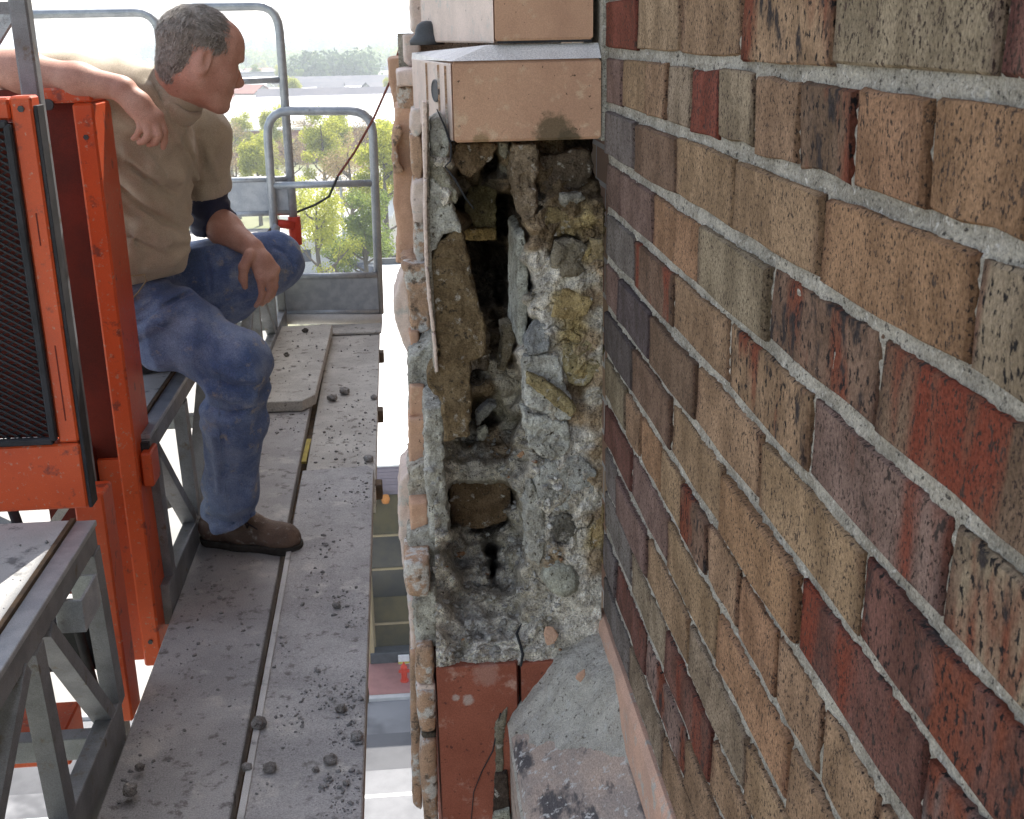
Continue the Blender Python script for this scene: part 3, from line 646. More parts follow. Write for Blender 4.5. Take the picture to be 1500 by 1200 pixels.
R_('slate_chip', [(768,505),(784,478),(800,470),(806,488),(804,516),(772,520)], 1.592, .04, color=(0.297,0.302,0.301), amp=.0015, tilt=.3)
R_('mortar_slab', [(766,524),(800,519),(820,522),(826,560),(838,590),(842,612),(822,616),(790,602),(770,596)], 1.588, .05, color=(0.517,0.509,0.470), amp=.0025, fr=35)
R_('lichened_brick', [(826,505),(870,496),(884,510),(880,545),(858,566),(838,560),(826,540)], 1.592, .05, color=(0.320,0.265,0.150), amp=.004, fr=40)
R_('brick_edge', [(772,546),(800,558),(832,582),(845,600),(838,615),(815,596),(788,576),(770,562)], 1.578, .04, color=(0.340,0.275,0.150), amp=.002)
R_('mortar_slab', [(768,605),(800,612),(830,620),(838,650),(828,672),(800,672),(776,655)], 1.584, .05, color=(0.484,0.477,0.432), amp=.004, fr=40)
R_('mortar_slab', [(800,676),(845,668),(872,690),(868,730),(840,750),(800,742),(782,712)], 1.584, .05, color=(0.440,0.435,0.404), amp=.004, fr=32)
R_('round_stone', [(800,838),(818,826),(840,830),(852,850),(852,870),(832,880),(810,876),(796,858)], 1.578, .06, color=(0.440,0.435,0.367), rnd=.016, amp=.002, smooth=True)
R_('dark_stone', [(806,765),(824,752),(842,758),(844,785),(826,800),(808,792)], 1.588, .03, color=(0.171,0.159,0.136), amp=.003, rnd=.008)
R_('terracotta_fragment', [(872,770),(884,735),(886,830),(876,815),(866,790)], 1.583, .04, color=(0.400,0.290,0.150), amp=.002)
R_('mortar_slab', [(757,345),(768,338),(774,400),(773,470),(768,522),(758,500)], 1.63, .16, color=(.46,.46,.41), amp=.002, fr=25)
R_('mortar_slab', [(778,705),(798,745),(800,800),(790,830),(772,815),(770,745)], 1.588, .05, color=(0.407,0.392,0.348), amp=.003)
# loose things in the hollow
R_('terracotta_stub', [(660,704),(700,706),(748,699),(750,742),(742,764),(700,776),(662,772),(658,740)], 1.765, .08, color=(0.170,0.115,0.070), amp=.002, fr=30)
R_('terracotta_fragment', [(734,478),(750,474),(757,498),(748,520),(740,542),(730,542),(736,510)], 1.72, .05, color=(0.270,0.225,0.160), amp=.003)
R_('terracotta_fragment', [(698,606),(716,590),(728,594),(722,604),(700,626)], 1.74, .03, color=(0.242,0.239,0.226), amp=.002)
R_('terracotta_fragment', [(686,482),(704,478),(716,490),(718,520),(712,542),(690,545)], 1.69, .06, color=(0.130,0.100,0.070), amp=.005, fr=40)
MB().tube([atY(699, 553, 1.678), atY(699, 553, 1.72)], [.0125, .012], 16, False).tube([atY(699, 553, 1.68), atY(699, 553, 1.72)], .0105, 16, False).build('pipe_sleeve', M_dgrey, pier, True)

# red block below the hole, split by a crack
pl_prism('red_block', [(.007, YC), (.1290, YC), (.1335, 1.60), (.1335, 1.9), (.0, 1.9)], -1.6, -.921, M_redterra, .0025)
pl_prism('red_block', [(.1365, YC+.001), (.205, YC+.001), (.205, 1.9), (.1365, 1.9)], -1.6, -.922, M_redterra, .002)
R_('terracotta_fragment', [(725,1060),(744,1036),(738,1100),(740,1185),(722,1195),(726,1120)], 1.578, .03, color=(0.230,0.205,0.155), amp=.0015)
R_('terracotta_fragment', [(726,1135),(744,1132),(748,1195),(722,1200)], 1.572, .03, color=(0.077,0.058,0.047), amp=.001)
R_('terracotta_fragment', [(724,1192),(746,1186),(752,1225),(720,1225)], 1.565, .04, color=(0.462,0.466,0.395), amp=.001)
MB().tube([atY(733, 1045, 1.583), atY(722, 1100, 1.583), atY(706, 1130, 1.5835), atY(694, 1160, 1.5835), atY(689, 1215, 1.583)], [.0012, .0011, .0009, .0008, .0007], 5).build('hairline_crack', M_rubber, pier)
MB().tube([atY(764, 914, 1.612), atY(757, 928, 1.603), atY(762, 944, 1.596), atY(766, 958, 1.590), atY(763, 976, 1.586)], [.001, .0026, .0022, .0026, .0018], 5).build('hairline_crack', M_rubber, pier)
MB().tube([atY(640, 160, 1.588), atY(652, 186, 1.588), atY(661, 214, 1.588), atY(660, 236, 1.59), atY(652, 244, 1.592), atY(666, 262, 1.592), atY(682, 290, 1.592), atY(694, 306, 1.595)], [.0008, .0016, .0014, .0014, .0012, .0016, .0014, .0008], 5).build('hairline_crack', M_rubber, pier)
# mortar washed over the end of the plinth
fx = np.linspace(.113, XW-.0005, 70); fyy = np.linspace(1.26, YC+.006, 110); FX, FY = np.meshgrid(fx, fyy)
def zplinth(x): return np.where(x < .122, -1.012+(x-.122)*2.0, -.938-(.255-x)/(.133)*.074)
y0f = 1.545+(FX-.115)/(.148)*(1.33-1.545)+.022*fbm(np.stack([FX*30, FY*30, FX*0], -1), 2)
tt = np.clip((FY-y0f)/.13, -.05, 1); tt = tt*tt*(3-2*tt)*np.sign(tt); sx_ = np.clip((FX-.10)/.10, 0, 1)
FZ = zplinth(FX)-.003+.058*sx_*tt+np.where(tt > 0, .006, 0)+np.where(tt > 0, 1, 0)*(.0035*fbm(np.stack([FX*45, FY*45, FX*0], -1), 3)+.0012*noise(np.stack([FX*200, FY*200, FX*0], -1)))
q = np.arange(FX.size).reshape(FX.shape)
mesh_obj('mortar_fillet', np.stack([FX, FY, FZ], -1).reshape(-1, 3), np.stack([q[:-1,:-1], q[:-1,1:], q[1:,1:], q[1:,:-1]], -1).reshape(-1, 4), mat('dirty_mortar', (.55,.515,.455), (.42,.39,.34), scale=30, bump=1.0, bscale=220, rough=.97, spots=((.14,.12,.10), 130, .58, .68), spots2=((.54,.52,.48), 70, .57, .68), grain=.32, bdist=.006), pier)

# ornament left of the pier: carved terracotta pieces in two layers
orn = thing('terracotta_ornament', 'tall column of carved buff terracotta ornament beside the broken pier', 'ornament', (-.01, 1.9, -1.3))
def O(poly, y, th=.10, m=M_terra_l, **k):
    k['rnd'] = min(k.get('rnd', .0035), .005); k['amp'] = max(k.get('amp', .0016), .0016); k.setdefault('fr', 45); k.setdefault('h', .003); k['bow'] = min(k.get('bow', .0), .006)
    return rock('carved_block', poly, y, th, m, orn, smooth=True, **k)
O([(600,-12),(640,-12),(640,46),(612,52),(603,44)], 2.02, .2, M_glaze_lit, rnd=.004)
O([(590,52),(616,50),(616,96),(600,98),(592,90)], 2.12, .2, M_glaze_lit, rnd=.004)
O([(568,86),(598,82),(600,132),(578,160),(570,120)], 2.5, .2, M_terra)
O([(580,104),(612,100),(614,126),(582,128)], 2.0, .18, M_glaze_lit, rnd=.008)  # white cap: its sunlight is put into the colour
O([(582,126),(612,126),(614,160),(584,160)], 2.02, .16, color=None, amp=.003)
O([(579,158),(606,158),(609,240),(606,300),(613,340),(616,386),(580,386),(582,340),(577,300),(576,230),(574,200),(578,185)], 2.02, .18, M_terra)
O([(575,190),(586,182),(590,196),(582,215),(584,238),(592,252),(578,256),(574,232)], 1.99, .05, M_terra_l)
O([(603,162),(618,158),(624,176),(618,196),(608,205),(600,188)], 1.90, .12, M_glaze_lit)
O([(600,200),(616,198),(622,236),(617,268),(606,272),(602,236)], 1.90, .12, M_terra_l)
O([(604,268),(622,262),(628,300),(620,330),(606,326),(602,296)], 1.88, .12, M_glaze_lit)
O([(606,326),(622,324),(626,372),(616,392),(606,370)], 1.88, .12, M_terra_l)
O([(588,388),(630,386),(632,430),(630,486),(602,490),(598,440)], 1.86, .14, color=None, amp=.003)
O([(576,438),(594,388),(600,440),(606,500),(600,524),(590,505),(578,470)], 1.88, .12, M_glaze_lit)
O([(598,486),(614,486),(616,526),(604,526)], 1.85, .12, M_terra)
O([(599,524),(634,500),(640,548),(634,600),(600,610)], 1.78, .16, M_chunk, color=(0.440,0.424,0.376), amp=.004)
O([(600,566),(622,566),(624,612),(600,612)], 1.765, .1, M_terra)
O([(598,615),(624,612),(626,654),(622,694),(600,694)], 1.75, .12, M_terra)
O([(622,600),(648,596),(652,700),(660,790),(630,790),(624,700)], 1.655, .16, M_chunk, color=(0.473,0.456,0.404), amp=.004, rnd=.006)
O([(598,690),(628,676),(632,700),(630,740),(598,740)], 1.71, .14, M_chunk, color=(0.462,0.424,0.357), amp=.005)
O([(586,704),(600,690),(606,740),(604,800),(602,850),(593,850),(584,780),(583,740)], 1.72, .12, M_glaze_lit)
O([(599,738),(627,736),(628,782),(602,784)], 1.675, .12, M_terra)
O([(596,784),(640,770),(645,830),(600,836)], 1.66, .14, M_chunk, color=(0.484,0.466,0.404), amp=.004)
O([(592,826),(629,823),(630,862),(629,877),(597,876),(592,850)], 1.60, .10, M_terra_l, rnd=.014, bow=.012)
O([(597,880),(608,878),(610,952),(603,950)], 1.64, .12, M_glaze_lit)
O([(606,884),(638,866),(640,948),(610,950)], 1.615, .10, M_chunk, color=(0.473,0.456,0.395), amp=.004)
O([(609,950),(634,948),(637,975),(635,1006),(609,1005)], 1.59, .09, M_terra_l, rnd=.012, bow=.01)
O([(611,1004),(637,1003),(638,1014),(612,1015)], 1.595, .09, M_glaze_lit, rnd=.003)
O([(610,1014),(638,1013),(640,1050),(638,1074),(616,1074),(611,1050)], 1.588, .09, M_terra_l, rnd=.010, bow=.008)
O([(618,1074),(640,1074),(640,1088),(620,1088)], 1.60, .08, M_chunk, color=(0.110,0.095,0.075))
O([(618,1088),(640,1086),(642,1230),(624,1230),(614,1120)], 1.588, .09, M_terra_l, rnd=.010, bow=.008)
O([(601,960),(612,955),(616,1080),(618,1160),(618,1190),(605,1180),(602,1080)], 1.64, .10, M_terra_l, rnd=.008)
# thin pink edge of the terracotta shell
for pg in ([(619,150),(625,150),(626,200),(626,262),(621,262),(619,200)], [(621,264),(626,263),(626,330),(628,392),(623,390),(621,330)], [(623,392),(628,394),(633,450),(638,486),(633,488),(627,440)], [(633,490),(638,488),(642,545),(638,547)]):
    rock('shell_edge', pg, 1.590+random.uniform(-.001,.002), .05, M_glaze_lit, orn, rnd=.0006, amp=.0006, fr=45, h=.0015)
rock('shell_wall', [(622,150),(628,150),(630,330),(634,400),(642,545),(636,552),(626,400)], 1.60, .03, M_mortar, orn, rnd=.003, amp=.001)
tag(rock('terracotta_shard', [(797,930),(800,920),(808,917),(814,925),(818,931),(812,940),(800,942)], 1.585, .008, M_terra, None, rnd=.002, amp=.0008, h=.0015, tilt=.7), 'flat buff terracotta shard on the grey mortar ledge beside the crack', 'shard')
tag(rock('terracotta_shard', [(843,994),(850,986),(858,982),(858,990),(850,998)], 1.485, .006, M_terra, None, rnd=.0015, amp=.0006, h=.0013, tilt=.6), 'smaller curved buff shard on the mortar sloping over the plinth', 'shard')
tag(rock('rubble_stone', [(699,632),(712,624),(716,634),(710,648),(700,645)], 1.80, .02, M_chunk, None, rnd=.004, amp=.0015, h=.002, color=(0.605,0.583,0.517)), 'pale grey rubble lump above the brown stub in the hollow', 'stone')
tag(rock('rubble_stone', [(704,848),(712,846),(716,854),(708,860),(703,856)], 1.715, .012, M_chunk, None, rnd=.003, amp=.0012, h=.0015, color=(0.660,0.615,0.526)), 'small pale pinkish lump beside the dark cleft in the ledge', 'stone')
tag(rock('rubble_stone', [(620,690),(632,688),(640,694),(628,698)], 1.635, .015, M_chunk, None, rnd=.003, amp=.0012, h=.0015, color=(0.605,0.594,0.545)), 'pale flat chip on the mortar top left of the brown stub', 'stone')
# crumbs lying on the broken ledge
def pebbles(pts, rmin, rmax, name, m, flat=.7):
    vs = []; fs = []
    ico = [(0,0,1),(.89,0,.45),(.28,.85,.45),(-.72,.53,.45),(-.72,-.53,.45),(.28,-.85,.45),(.72,.53,-.45),(-.28,.85,-.45),(-.89,0,-.45),(-.28,-.85,-.45),(.72,-.53,-.45),(0,0,-1)]
    icf = [(0,1,2),(0,2,3),(0,3,4),(0,4,5),(0,5,1),(1,6,2),(2,7,3),(3,8,4),(4,9,5),(5,10,1),(6,7,2),(7,8,3),(8,9,4),(9,10,5),(10,6,1),(11,7,6),(11,8,7),(11,9,8),(11,10,9),(11,6,10)]
    for p in pts:
        r = rmin*(rmax/rmin)**(random.random()**3.0); n = len(vs); a = random.uniform(0, 6.28); st = random.uniform(.6, 1.3)
        for q in ico:
            k = random.uniform(.65, 1.25)*r; x, y = q[0]*k*st, q[1]*k/st
            vs.append((p[0]+x*math.cos(a)-y*math.sin(a), p[1]+x*math.sin(a)+y*math.cos(a), p[2]+r*flat*.6+q[2]*k*flat))
        fs += [tuple(i+n for i in t) for t in icf]
    return stuff(tag(mesh_obj(name, vs, fs, m), *{'ledge_crumbs': ('pale mortar crumbs scattered over the broken ledge of the pier', 'crumbs'),
            'plank_debris': ('dark mortar crumbs and grit scattered over the scaffold planks', 'debris')}[name]))
led = [v_ for v_, c_ in zip(v.reshape(nz, nx, 3)[: 290].reshape(-1, 3)[::3], colr[: 290].reshape(-1, 3)[::3]) if -.92 < v_[2] < -.55 and v_[0] < .2 and c_[0] > .3]
random.shuffle(led)
pebbles([(p[0], p[1]-.003, p[2]) for p in led[:1000]], .0010, .0050, 'ledge_crumbs', M_dust, .8)

rub = []
for k in range(8):
    r = np.random.default_rng(70+k); bm = bmesh.new(); pts = r.normal(size=(14, 3)); pts /= np.linalg.norm(pts, axis=1)[:, None]; pts *= np.array([1, r.uniform(.6, .95), r.uniform(.45, .75)])*r.uniform(.75, 1.1, (14, 1))
    vv = [bm.verts.new(p) for p in pts]; hull = bmesh.ops.convex_hull(bm, input=vv); bmesh.ops.delete(bm, geom=[g for g in hull['geom_interior'] if isinstance(g, bmesh.types.BMVert)], context='VERTS')
    me = bpy.data.meshes.new('rubble_stone'); bm.to_mesh(me); bm.free(); me.materials.append(M_chunk); rub.append(me)
random.shuffle(led)
for p in led[:130]:
    o = bpy.data.objects.new('rubble_stone', random.choice(rub)); COL.objects.link(o); o.parent = pier
    r_ = .0035+.008*random.random()**2.2; o.scale = (r_, r_, r_); o.location = (p[0]-WLOC['terracotta_pier'][0], p[1]-WLOC['terracotta_pier'][1]-.002, p[2]-WLOC['terracotta_pier'][2]+r_*.35)
    o.rotation_euler = (random.uniform(-.4, .4), random.uniform(-.4, .4), random.uniform(0, 6.28)); g = random.uniform(.34, .62); o.color = (g*1.04, g, g*.93, 1) if random.random() > .12 else (.42, .24, .14, 1)

# ================================================================== GROUND AND TOWN
def sheet(name, x0, x1, y0, y1, z, m): return struct(MB().add([(x0,y0,z),(x1,y0,z),(x1,y1,z),(x0,y1,z)], [(0,1,2,3)]).build(name, m))
# far ground rises gently into hills near the horizon
gx = np.concatenate([np.linspace(-4500, -600, 14), np.linspace(-520, 520, 40), np.linspace(600, 4500, 14)])
gy = np.concatenate([np.linspace(-300, 240, 8), np.linspace(260, 1500, 50), np.linspace(1600, 5200, 25)])
GX, GY = np.meshgrid(gx, gy)
def hill(X, Y):
    P = np.stack([X/420, Y/420, X*0], -1); r = np.clip((Y-620)/900, 0, 1); r = r*r*(3-2*r)
    return GZ-.05+r*(6+4*noise(P)+2*noise(P*2.7+4))
v = np.stack([GX, GY, hill(GX, GY)], -1).reshape(-1, 3); q = np.arange(len(v)).reshape(GX.shape)
struct(mesh_obj('ground', v, np.stack([q[:-1,:-1], q[:-1,1:], q[1:,1:], q[1:,:-1]], -1).reshape(-1, 4), M_ground, smooth=True))
sheet('street', -160, 60, 20, 35.9, GZ+.004, M_asph)
sheet('concrete_lot', -160, -4.6, 36.2, 92, GZ+.03, M_conc)
sheet('concrete_lot', -160, -1.2, -40, 20, GZ+.008, M_conc)
sheet('pavement', -4.6, 60, 36.14, 39.2, GZ+.125, M_pave)
struct(MB().box((-160, 35.9, GZ-.2), (60, 36.13, GZ+.13), .015).build('kerb', M_kerb))
sheet('road_marking', -60, 60, 30.5, 30.66, GZ+.010, M_white)
sheet('road_patch', -60, 60, 31.9, 33.9, GZ+.008, mat('dark_asphalt_patch', (.075,.075,.08), (.10,.10,.105), scale=.8, bump=.15, bscale=8))
sheet('town_road', -40, 40, 158, 166, GZ+.02, M_asph); sheet('car_park', -60, 40, 100, 132, GZ+.02, M_conc); sheet('yard', -120, 30, 172, 205, GZ+.015, M_conc)

hyd = thing('fire_hydrant', 'red fire hydrant on the red paving near the kerb below', 'hydrant', (-.98, 36.95, GZ+.125))
m = MB(); m.lathe([(.15,0),(.15,.05),(.11,.06),(.105,.50),(.13,.52),(.13,.55),(.10,.60),(.05,.68),(.03,.70),(.03,.75),(.0001,.75)], WLOC['fire_hydrant'], 14); m.build('barrel', M_red, hyd)
m = MB(); m.bar((-1.17, 36.95, GZ+.52), (-.79, 36.95, GZ+.52), .11, .11, c=.02); m.build('outlet', M_red, hyd)

shop = thing('shop_building', 'long low shop with a flat white roof, mauve siding and olive glazed front', 'building', (-2, 50, GZ))
RZ = -14.45
m = MB().box((-2.05, 38.85, GZ), (7, 76.5, RZ)); m.build('wall', M_siding, shop)
MB().box((-2.06, 38.83, RZ), (7.02, 76.6, RZ+.06)).build('roof', M_roofw, shop)
MB().box((-2.05, 76.6, GZ), (7.0, 76.9, RZ+.45)).build('parapet', M_dgrey, shop)
fy = 38.80
for k in range(7): MB().box((-2.05, fy-.01-.012*(k % 2), RZ-.9+.12*k), (7, fy+.03, RZ-.9+.12*k+.11)).build('siding_board', M_siding, shop)
rows = [(-15.5, -17.0, M_olive), (-17.05, -18.3, M_glassd), (-18.35, -19.45, M_glassd), (-19.47, -20.5, M_olive), (-20.55, -21.55, M_olive)]
for (za, zb_, mm) in rows:
    for x0, x1 in ((-2.0, .52), (.62, 3.0)):
        MB().box((x0, fy-.02, zb_), (x1, fy+.04, za)).build('pane', mm, shop)
for z_ in (-17.02, -18.33, -20.52): MB().box((-2.05, fy-.09, z_-.035), (3, fy+.03, z_+.035)).build('mullion', M_mull, shop)
for x0 in (-2.06, .55): MB().box((x0, fy-.07, -21.6), (x0+.06, fy+.03, -15.4)).build('mullion', M_mull, shop)
MB().box((-2.2, fy-.55, GZ+.125), (3, fy-.02, GZ+.55), .02).build('shop_plinth', M_dgrey, shop)
MB().box((-2.25, fy-.5, -18.6), (-2.05, fy+.05, GZ+.125), .02).build('corner_post', M_mull, shop)
MB().lathe([(.0001,.18),(.12,.14),(.16,0),(.12,-.14),(.0001,-.18)], (-1.35, fy-.25, -15.55), 12).build('orange_lamp', mat('orange_lamp_glass', (.55,.22,.05), (.5,.2,.05)), shop, True)
MB().box((-2.0, fy-.4, -15.9), (-1.7, fy-.02, -15.2), .02).build('meter_box', M_blackmetal, shop)
sg = thing('small_sign', 'small white and yellow board leaning at the foot of the olive shopfront', 'sign', (-1.02, fy-.64, GZ+.13))
MB().box((-1.2, fy-.7, GZ+.13), (-.8, fy-.64, GZ+.50), .01).build('board', M_white, sg)
MB().box((-1.2, fy-.715, GZ+.16), (-.8, fy-.703, GZ+.24)).build('stripe', mat('yellow_print', (.6,.5,.1)), sg)

def leaves(n, blobs, size, flat=.0, seed=0, core=0.0):
    r = np.random.default_rng(seed); C = np.array([b[:3] for b in blobs]); R = np.array([b[3:6] for b in blobs], float)
    pr = (R.prod(1))**.66; k = r.choice(len(blobs), n, p=pr/pr.sum())
    d = r.normal(size=(n, 3)); d /= np.linalg.norm(d, axis=1)[:, None]; rad = r.uniform(core, 1, n)**.45
    p = C[k]+d*R[k]*rad[:, None]*(1+.25*noise(d*2.5+C[k]))[:, None]
    a = r.normal(size=(n, 3)); a /= np.linalg.norm(a, axis=1)[:, None]; b = np.cross(a, r.normal(size=(n, 3))); b /= np.linalg.norm(b, axis=1)[:, None]
    s = size*r.uniform(.6, 1.4, n)[:, None]
    V = np.stack([p-a*s, p+b*s*.6, p+a*s, p-b*s*.6], 1).reshape(-1, 3)
    return V, np.arange(4*n).reshape(n, 4)
def tree_mesh(kind, seed):
    r = random.Random(seed); H = 13.0; bl = []; tr = MB()
    tr.tube([(0,0,0), (.1,.05,H*.25), (-.05,.1,H*.55), (.1,0,H*.85)], [.32,.25,.17,.05], 8)
    for k in range(11):
        a = r.uniform(0, 6.28); z = H*r.uniform(.28, .75); L = r.uniform(1.8, 4.2)*(1.15-z/H); e = (L*math.cos(a), L*math.sin(a), z+L*.75)
        tr.tube([(0,0,z), (e[0]*.5, e[1]*.5, z+L*.3), e], [.13,.09,.03], 5)
        s = r.uniform(.9, 1.7); bl.append((*e, s, s, s*.8))
        tr.tube([(e[0]*.5, e[1]*.5, z+L*.3), (e[0]*.7+r.uniform(-1,1), e[1]*.7+r.uniform(-1,1), z+L*.9)], [.06,.02], 4)
    for k in range(6): bl.append((r.uniform(-1.6,1.6), r.uniform(-1.6,1.6), H*r.uniform(.6, 1.0), 1.3, 1.3, 1.1))
    n = {'full': 11000, 'thin': 5200, 'bud': 4600}[kind]
    V, Fc = leaves(n, bl, {'full': .13, 'thin': .11, 'bud': .085}[kind], seed=seed)
    me = bpy.data.meshes.new('crown'); me.from_pydata(V.tolist(), [], Fc.tolist())
    mt = bpy.data.meshes.new('trunk'); mt.from_pydata(tr.v, [], tr.f); return me, mt
TV = {}
for kind, mm in (('full', M_leafy), ('thin', M_leafy), ('bud', M_leafb), ('green', M_leafg)):
    for s in range(2):
        me, mt = tree_mesh(kind if kind != 'green' else 'full', 40+s+hash(kind) % 7 if False else 40+s+len(kind)*3); me.materials.append(mm); mt.materials.append(M_bark); TV[(kind, s)] = (me, mt)
def tree(u, y, h, kind, label, group=None, s=0):
    d = ray(u, 300); x = d[0]*y/d[1]; zb = float(hill(np.array(x), np.array(float(y))))
    t = thing('tree', label, 'tree', (x, y, zb), group)
    k = h/13.0
    for nm, me in zip(('crown', 'trunk'), TV[(kind, s)]):
        o = bpy.data.objects.new(nm, me); COL.objects.link(o); o.parent = t; 
    t.scale = (k, k, k); t.rotation_euler = (0, 0, random.uniform(0, 6.28))
NEAR = [(462, 92, 11.5, 'thin', 'thin yellow-green tree beside the grey pole, just above the end toe board'), (486, 100, 9.0, 'thin', 'small airy yellow-green tree left of the birch-like grey pole'),
 (530, 96, 10.5, 'green', 'dense green tree behind the right post of the end guardrail'), (515, 118, 13, 'bud', 'brown budding tree behind the middle of the end guardrail'),
 (566, 112, 14, 'full', 'yellow-green tree between the end guardrail and the ornament column'), (478, 150, 13.5, 'full', 'broad bright yellow-green tree below the white warehouse roof'),
 (380, 146, 10.5, 'full', 'bright yellow-green tree showing under the tall guardrail hoop'), (350, 152, 9, 'bud', 'brown budding tree left of the bright tree under the tall hoop'), (430, 158, 11.5, 'bud', 'budding tree right of the tall guardrail hoop post'),
 (545, 150, 14, 'bud', 'reddish budding tree in front of the warehouse gable'), (583, 128, 13, 'full', 'yellow-green tree half hidden by the ornament column'), (345, 185, 11, 'bud', 'brown budding tree at the left end of the white warehouse'), (410, 190, 11.5, 'full', 'yellow-green tree in front of the middle of the warehouse wall'), (455, 195, 11, 'bud', 'pinkish budding tree in front of the warehouse wall'), (500, 175, 12, 'full', 'yellow-green tree in front of the right end of the warehouse'), (395, 170, 9.5, 'full', 'low bright tree beside the tall hoop post'), (365, 200, 10, 'full', 'yellow tree in front of the left part of the warehouse'), (440, 120, 8.5, 'thin', 'low thin tree beside the red coupler')]
for i, (u, y, h, k, l) in enumerate(NEAR): tree(u, y, h, k, l, s=i % 2)
for (u, y, h, l) in ((160, 58, 3.2, 'low green shrub on the lot seen below the orange post'),):
    tree(u, y, h, 'green', l)
blm = leaves(900, [(0,0,1.2,.9,.9,.8)], .11, seed=4); p = atZ(143, 690, GZ)
tag(mesh_obj('blossom_bush', blm[0]+np.array(p), blm[1], M_pinkb, None), 'pink blossoming bush on the lot seen through the gap by the orange post', 'bush')
for i in range(34):
    u = random.uniform(325, 600); y = random.uniform(250, 900)
    k_ = ['full', 'green', 'bud'][i % 3]
    tree(u, y, random.uniform(8, 14), k_, {'full': 'yellow-green', 'green': 'deep green', 'bud': 'brownish budding'}[k_]+' tree, small and hazy, '+('on the near plain behind the warehouse' if y < 450 else 'far out among the houses' if y < 700 else 'at the foot of the hills'), 'distant trees among the houses', random.randint(0, 1))
# far woods
def wood(name, u0, u1, y, dy, n, hgt, m, label, seed):
    r = random.Random(seed); bl = []
    for k in range(n):
        u = r.uniform(u0, u1); yy_ = y+r.uniform(-dy, dy); x = ray(u, 100)[0]*yy_/ray(u, 100)[1]; zz_ = float(hill(np.array(x), np.array(yy_)))
        s = r.uniform(.7, 1.2); bl.append((x, yy_, zz_+hgt*.45*s, 4.5*s, 4.5*s, hgt*.5*s))
    V, Fc = leaves(n*130, bl, .9, seed=seed, core=.3)
    stuff(tag(mesh_obj(name, V, Fc, m), label, 'woodland'))
wood('woodland', 430, 545, 500, 25, 60, 15, M_leafd, 'dark hazy belt of trees on the plain beyond the warehouses', 3)
wood('woodland', 280, 600, 820, 60, 120, 13, M_leafg, 'pale hazy woods on the lower hillside', 5)
wood('woodland', 200, 640, 1150, 120, 170, 16, M_leafd, 'faint hazy woods along the hilltop', 6)

def house(u, y, w, d, h, wm, rm, label, group, rot=0.0, flat=False, cat='house', wins=3):
    x = ray(u, 200)[0]*y/ray(u, 200)[1]; zb = float(hill(np.array(x), np.array(float(y))))
    t = thing('house' if cat == 'house' else 'warehouse', label, cat, (x, y, zb), group); t.rotation_euler = (0, 0, rot)
    def put(nm, m, mm, par=t):
        me = bpy.data.meshes.new(nm); me.from_pydata(m.v, [], m.f); me.materials.append(mm); o = bpy.data.objects.new(nm, me); COL.objects.link(o); o.parent = par; return o
    if flat:
        put('wall', MB().box((-w/2, -d/2, 0), (w/2, d/2, h)), wm); put('roof', MB().box((-w/2-.2, -d/2-.2, h), (w/2+.2, d/2+.2, h+.3)), rm)
    else:
        rh = d*.22; put('wall', MB().prism([(-d/2, 0), (d/2, 0), (d/2, h), (0, h+rh), (-d/2, h)], -w/2, w/2, 0), wm)
        e = .5; m = MB()
        for s in (-1, 1):
            m.prism([(s*(d/2+e), h-e*2*rh/d), (0, h+rh), (0, h+rh+.3), (s*(d/2+e), h-e*2*rh/d+.3)], -w/2-e, w/2+e, 0)
        put('roof', m, rm)
    for k in range(wins):
        xx = -w/2+w*(k+.5)/wins; fo = put('window', MB().box((xx-.55, -d/2-.05, h*.35), (xx+.55, -d/2+.02, h*.35+1.4)), M_white)
        put('pane', MB().box((xx-.45, -d/2-.07, h*.35+.1), (xx+.45, -d/2-.055, h*.35+1.3)), M_win, fo)
house(405, 232, 84, 22, 6.0, M_wallC, M_roofw, 'long warehouse with a broad white roof behind the yellow-green trees', None, .05, False, 'warehouse', 12)
house(560, 255, 50, 24, 6, M_siding, M_slate, 'dark slate-roofed shed right of the white warehouse', None, -.1, False, 'warehouse', 6)
house(365, 470, 26, 14, 9, M_wallB, M_slate, 'grey two-storey block seen just in front of the man\'s mouth', None, 0, True, 'house', 6)
house(560, 430, 60, 14, 5, M_siding, M_slate, 'low dark purplish shed at the right edge of the distant plain', None, 0, False, 'warehouse', 8)
house(495, 395, 16, 9, 4, M_wallA, M_roofw, 'white-roofed hall in front of the dark tree belt', None, .1, False, 'house', 4)
house(470, 118, 9, 7, 3.2, M_white, M_roofw, 'small white building behind the middle rail of the end guard', None, .3, True, 'house', 3)
house(500, 128, 11, 8, 4.0, M_wallA, M_roofw, 'white-roofed building among the trees right of the grey pole', None, -.2, False, 'house', 3)
for i in range(26):
    u = random.uniform(300, 600); y = random.choice([random.uniform(290, 460), random.uniform(560, 1000)])
    house(u, y, random.uniform(9, 16), random.uniform(7, 10), random.uniform(3.5, 6), random.choice([M_wallA, M_wallB, M_wallC, M_white]), [M_roofw, M_slate, M_wallC][i % 3],
          'small far gabled house on the '+('near plain' if y < 500 else 'hazy slope below the woods')+', '+['white-roofed', 'dark-roofed', 'red-roofed'][i % 3], 'far houses on the plain', random.uniform(-.6, .6))
po = thing('utility_pole', 'tall grey utility pole among the yellow-green trees behind the end guardrail', 'pole', (*atZ(507, 398, GZ)[:2], GZ))
b0 = WLOC['utility_pole']; MB().tube([b0, (b0[0], b0[1], GZ+9.2)], [.17, .11], 8).build('shaft', M_galv, po)
MB().bar((b0[0]-.9, b0[1], GZ+8.6), (b0[0]+.9, b0[1], GZ+8.6), .1, .12).build('crossarm', M_bark, po)
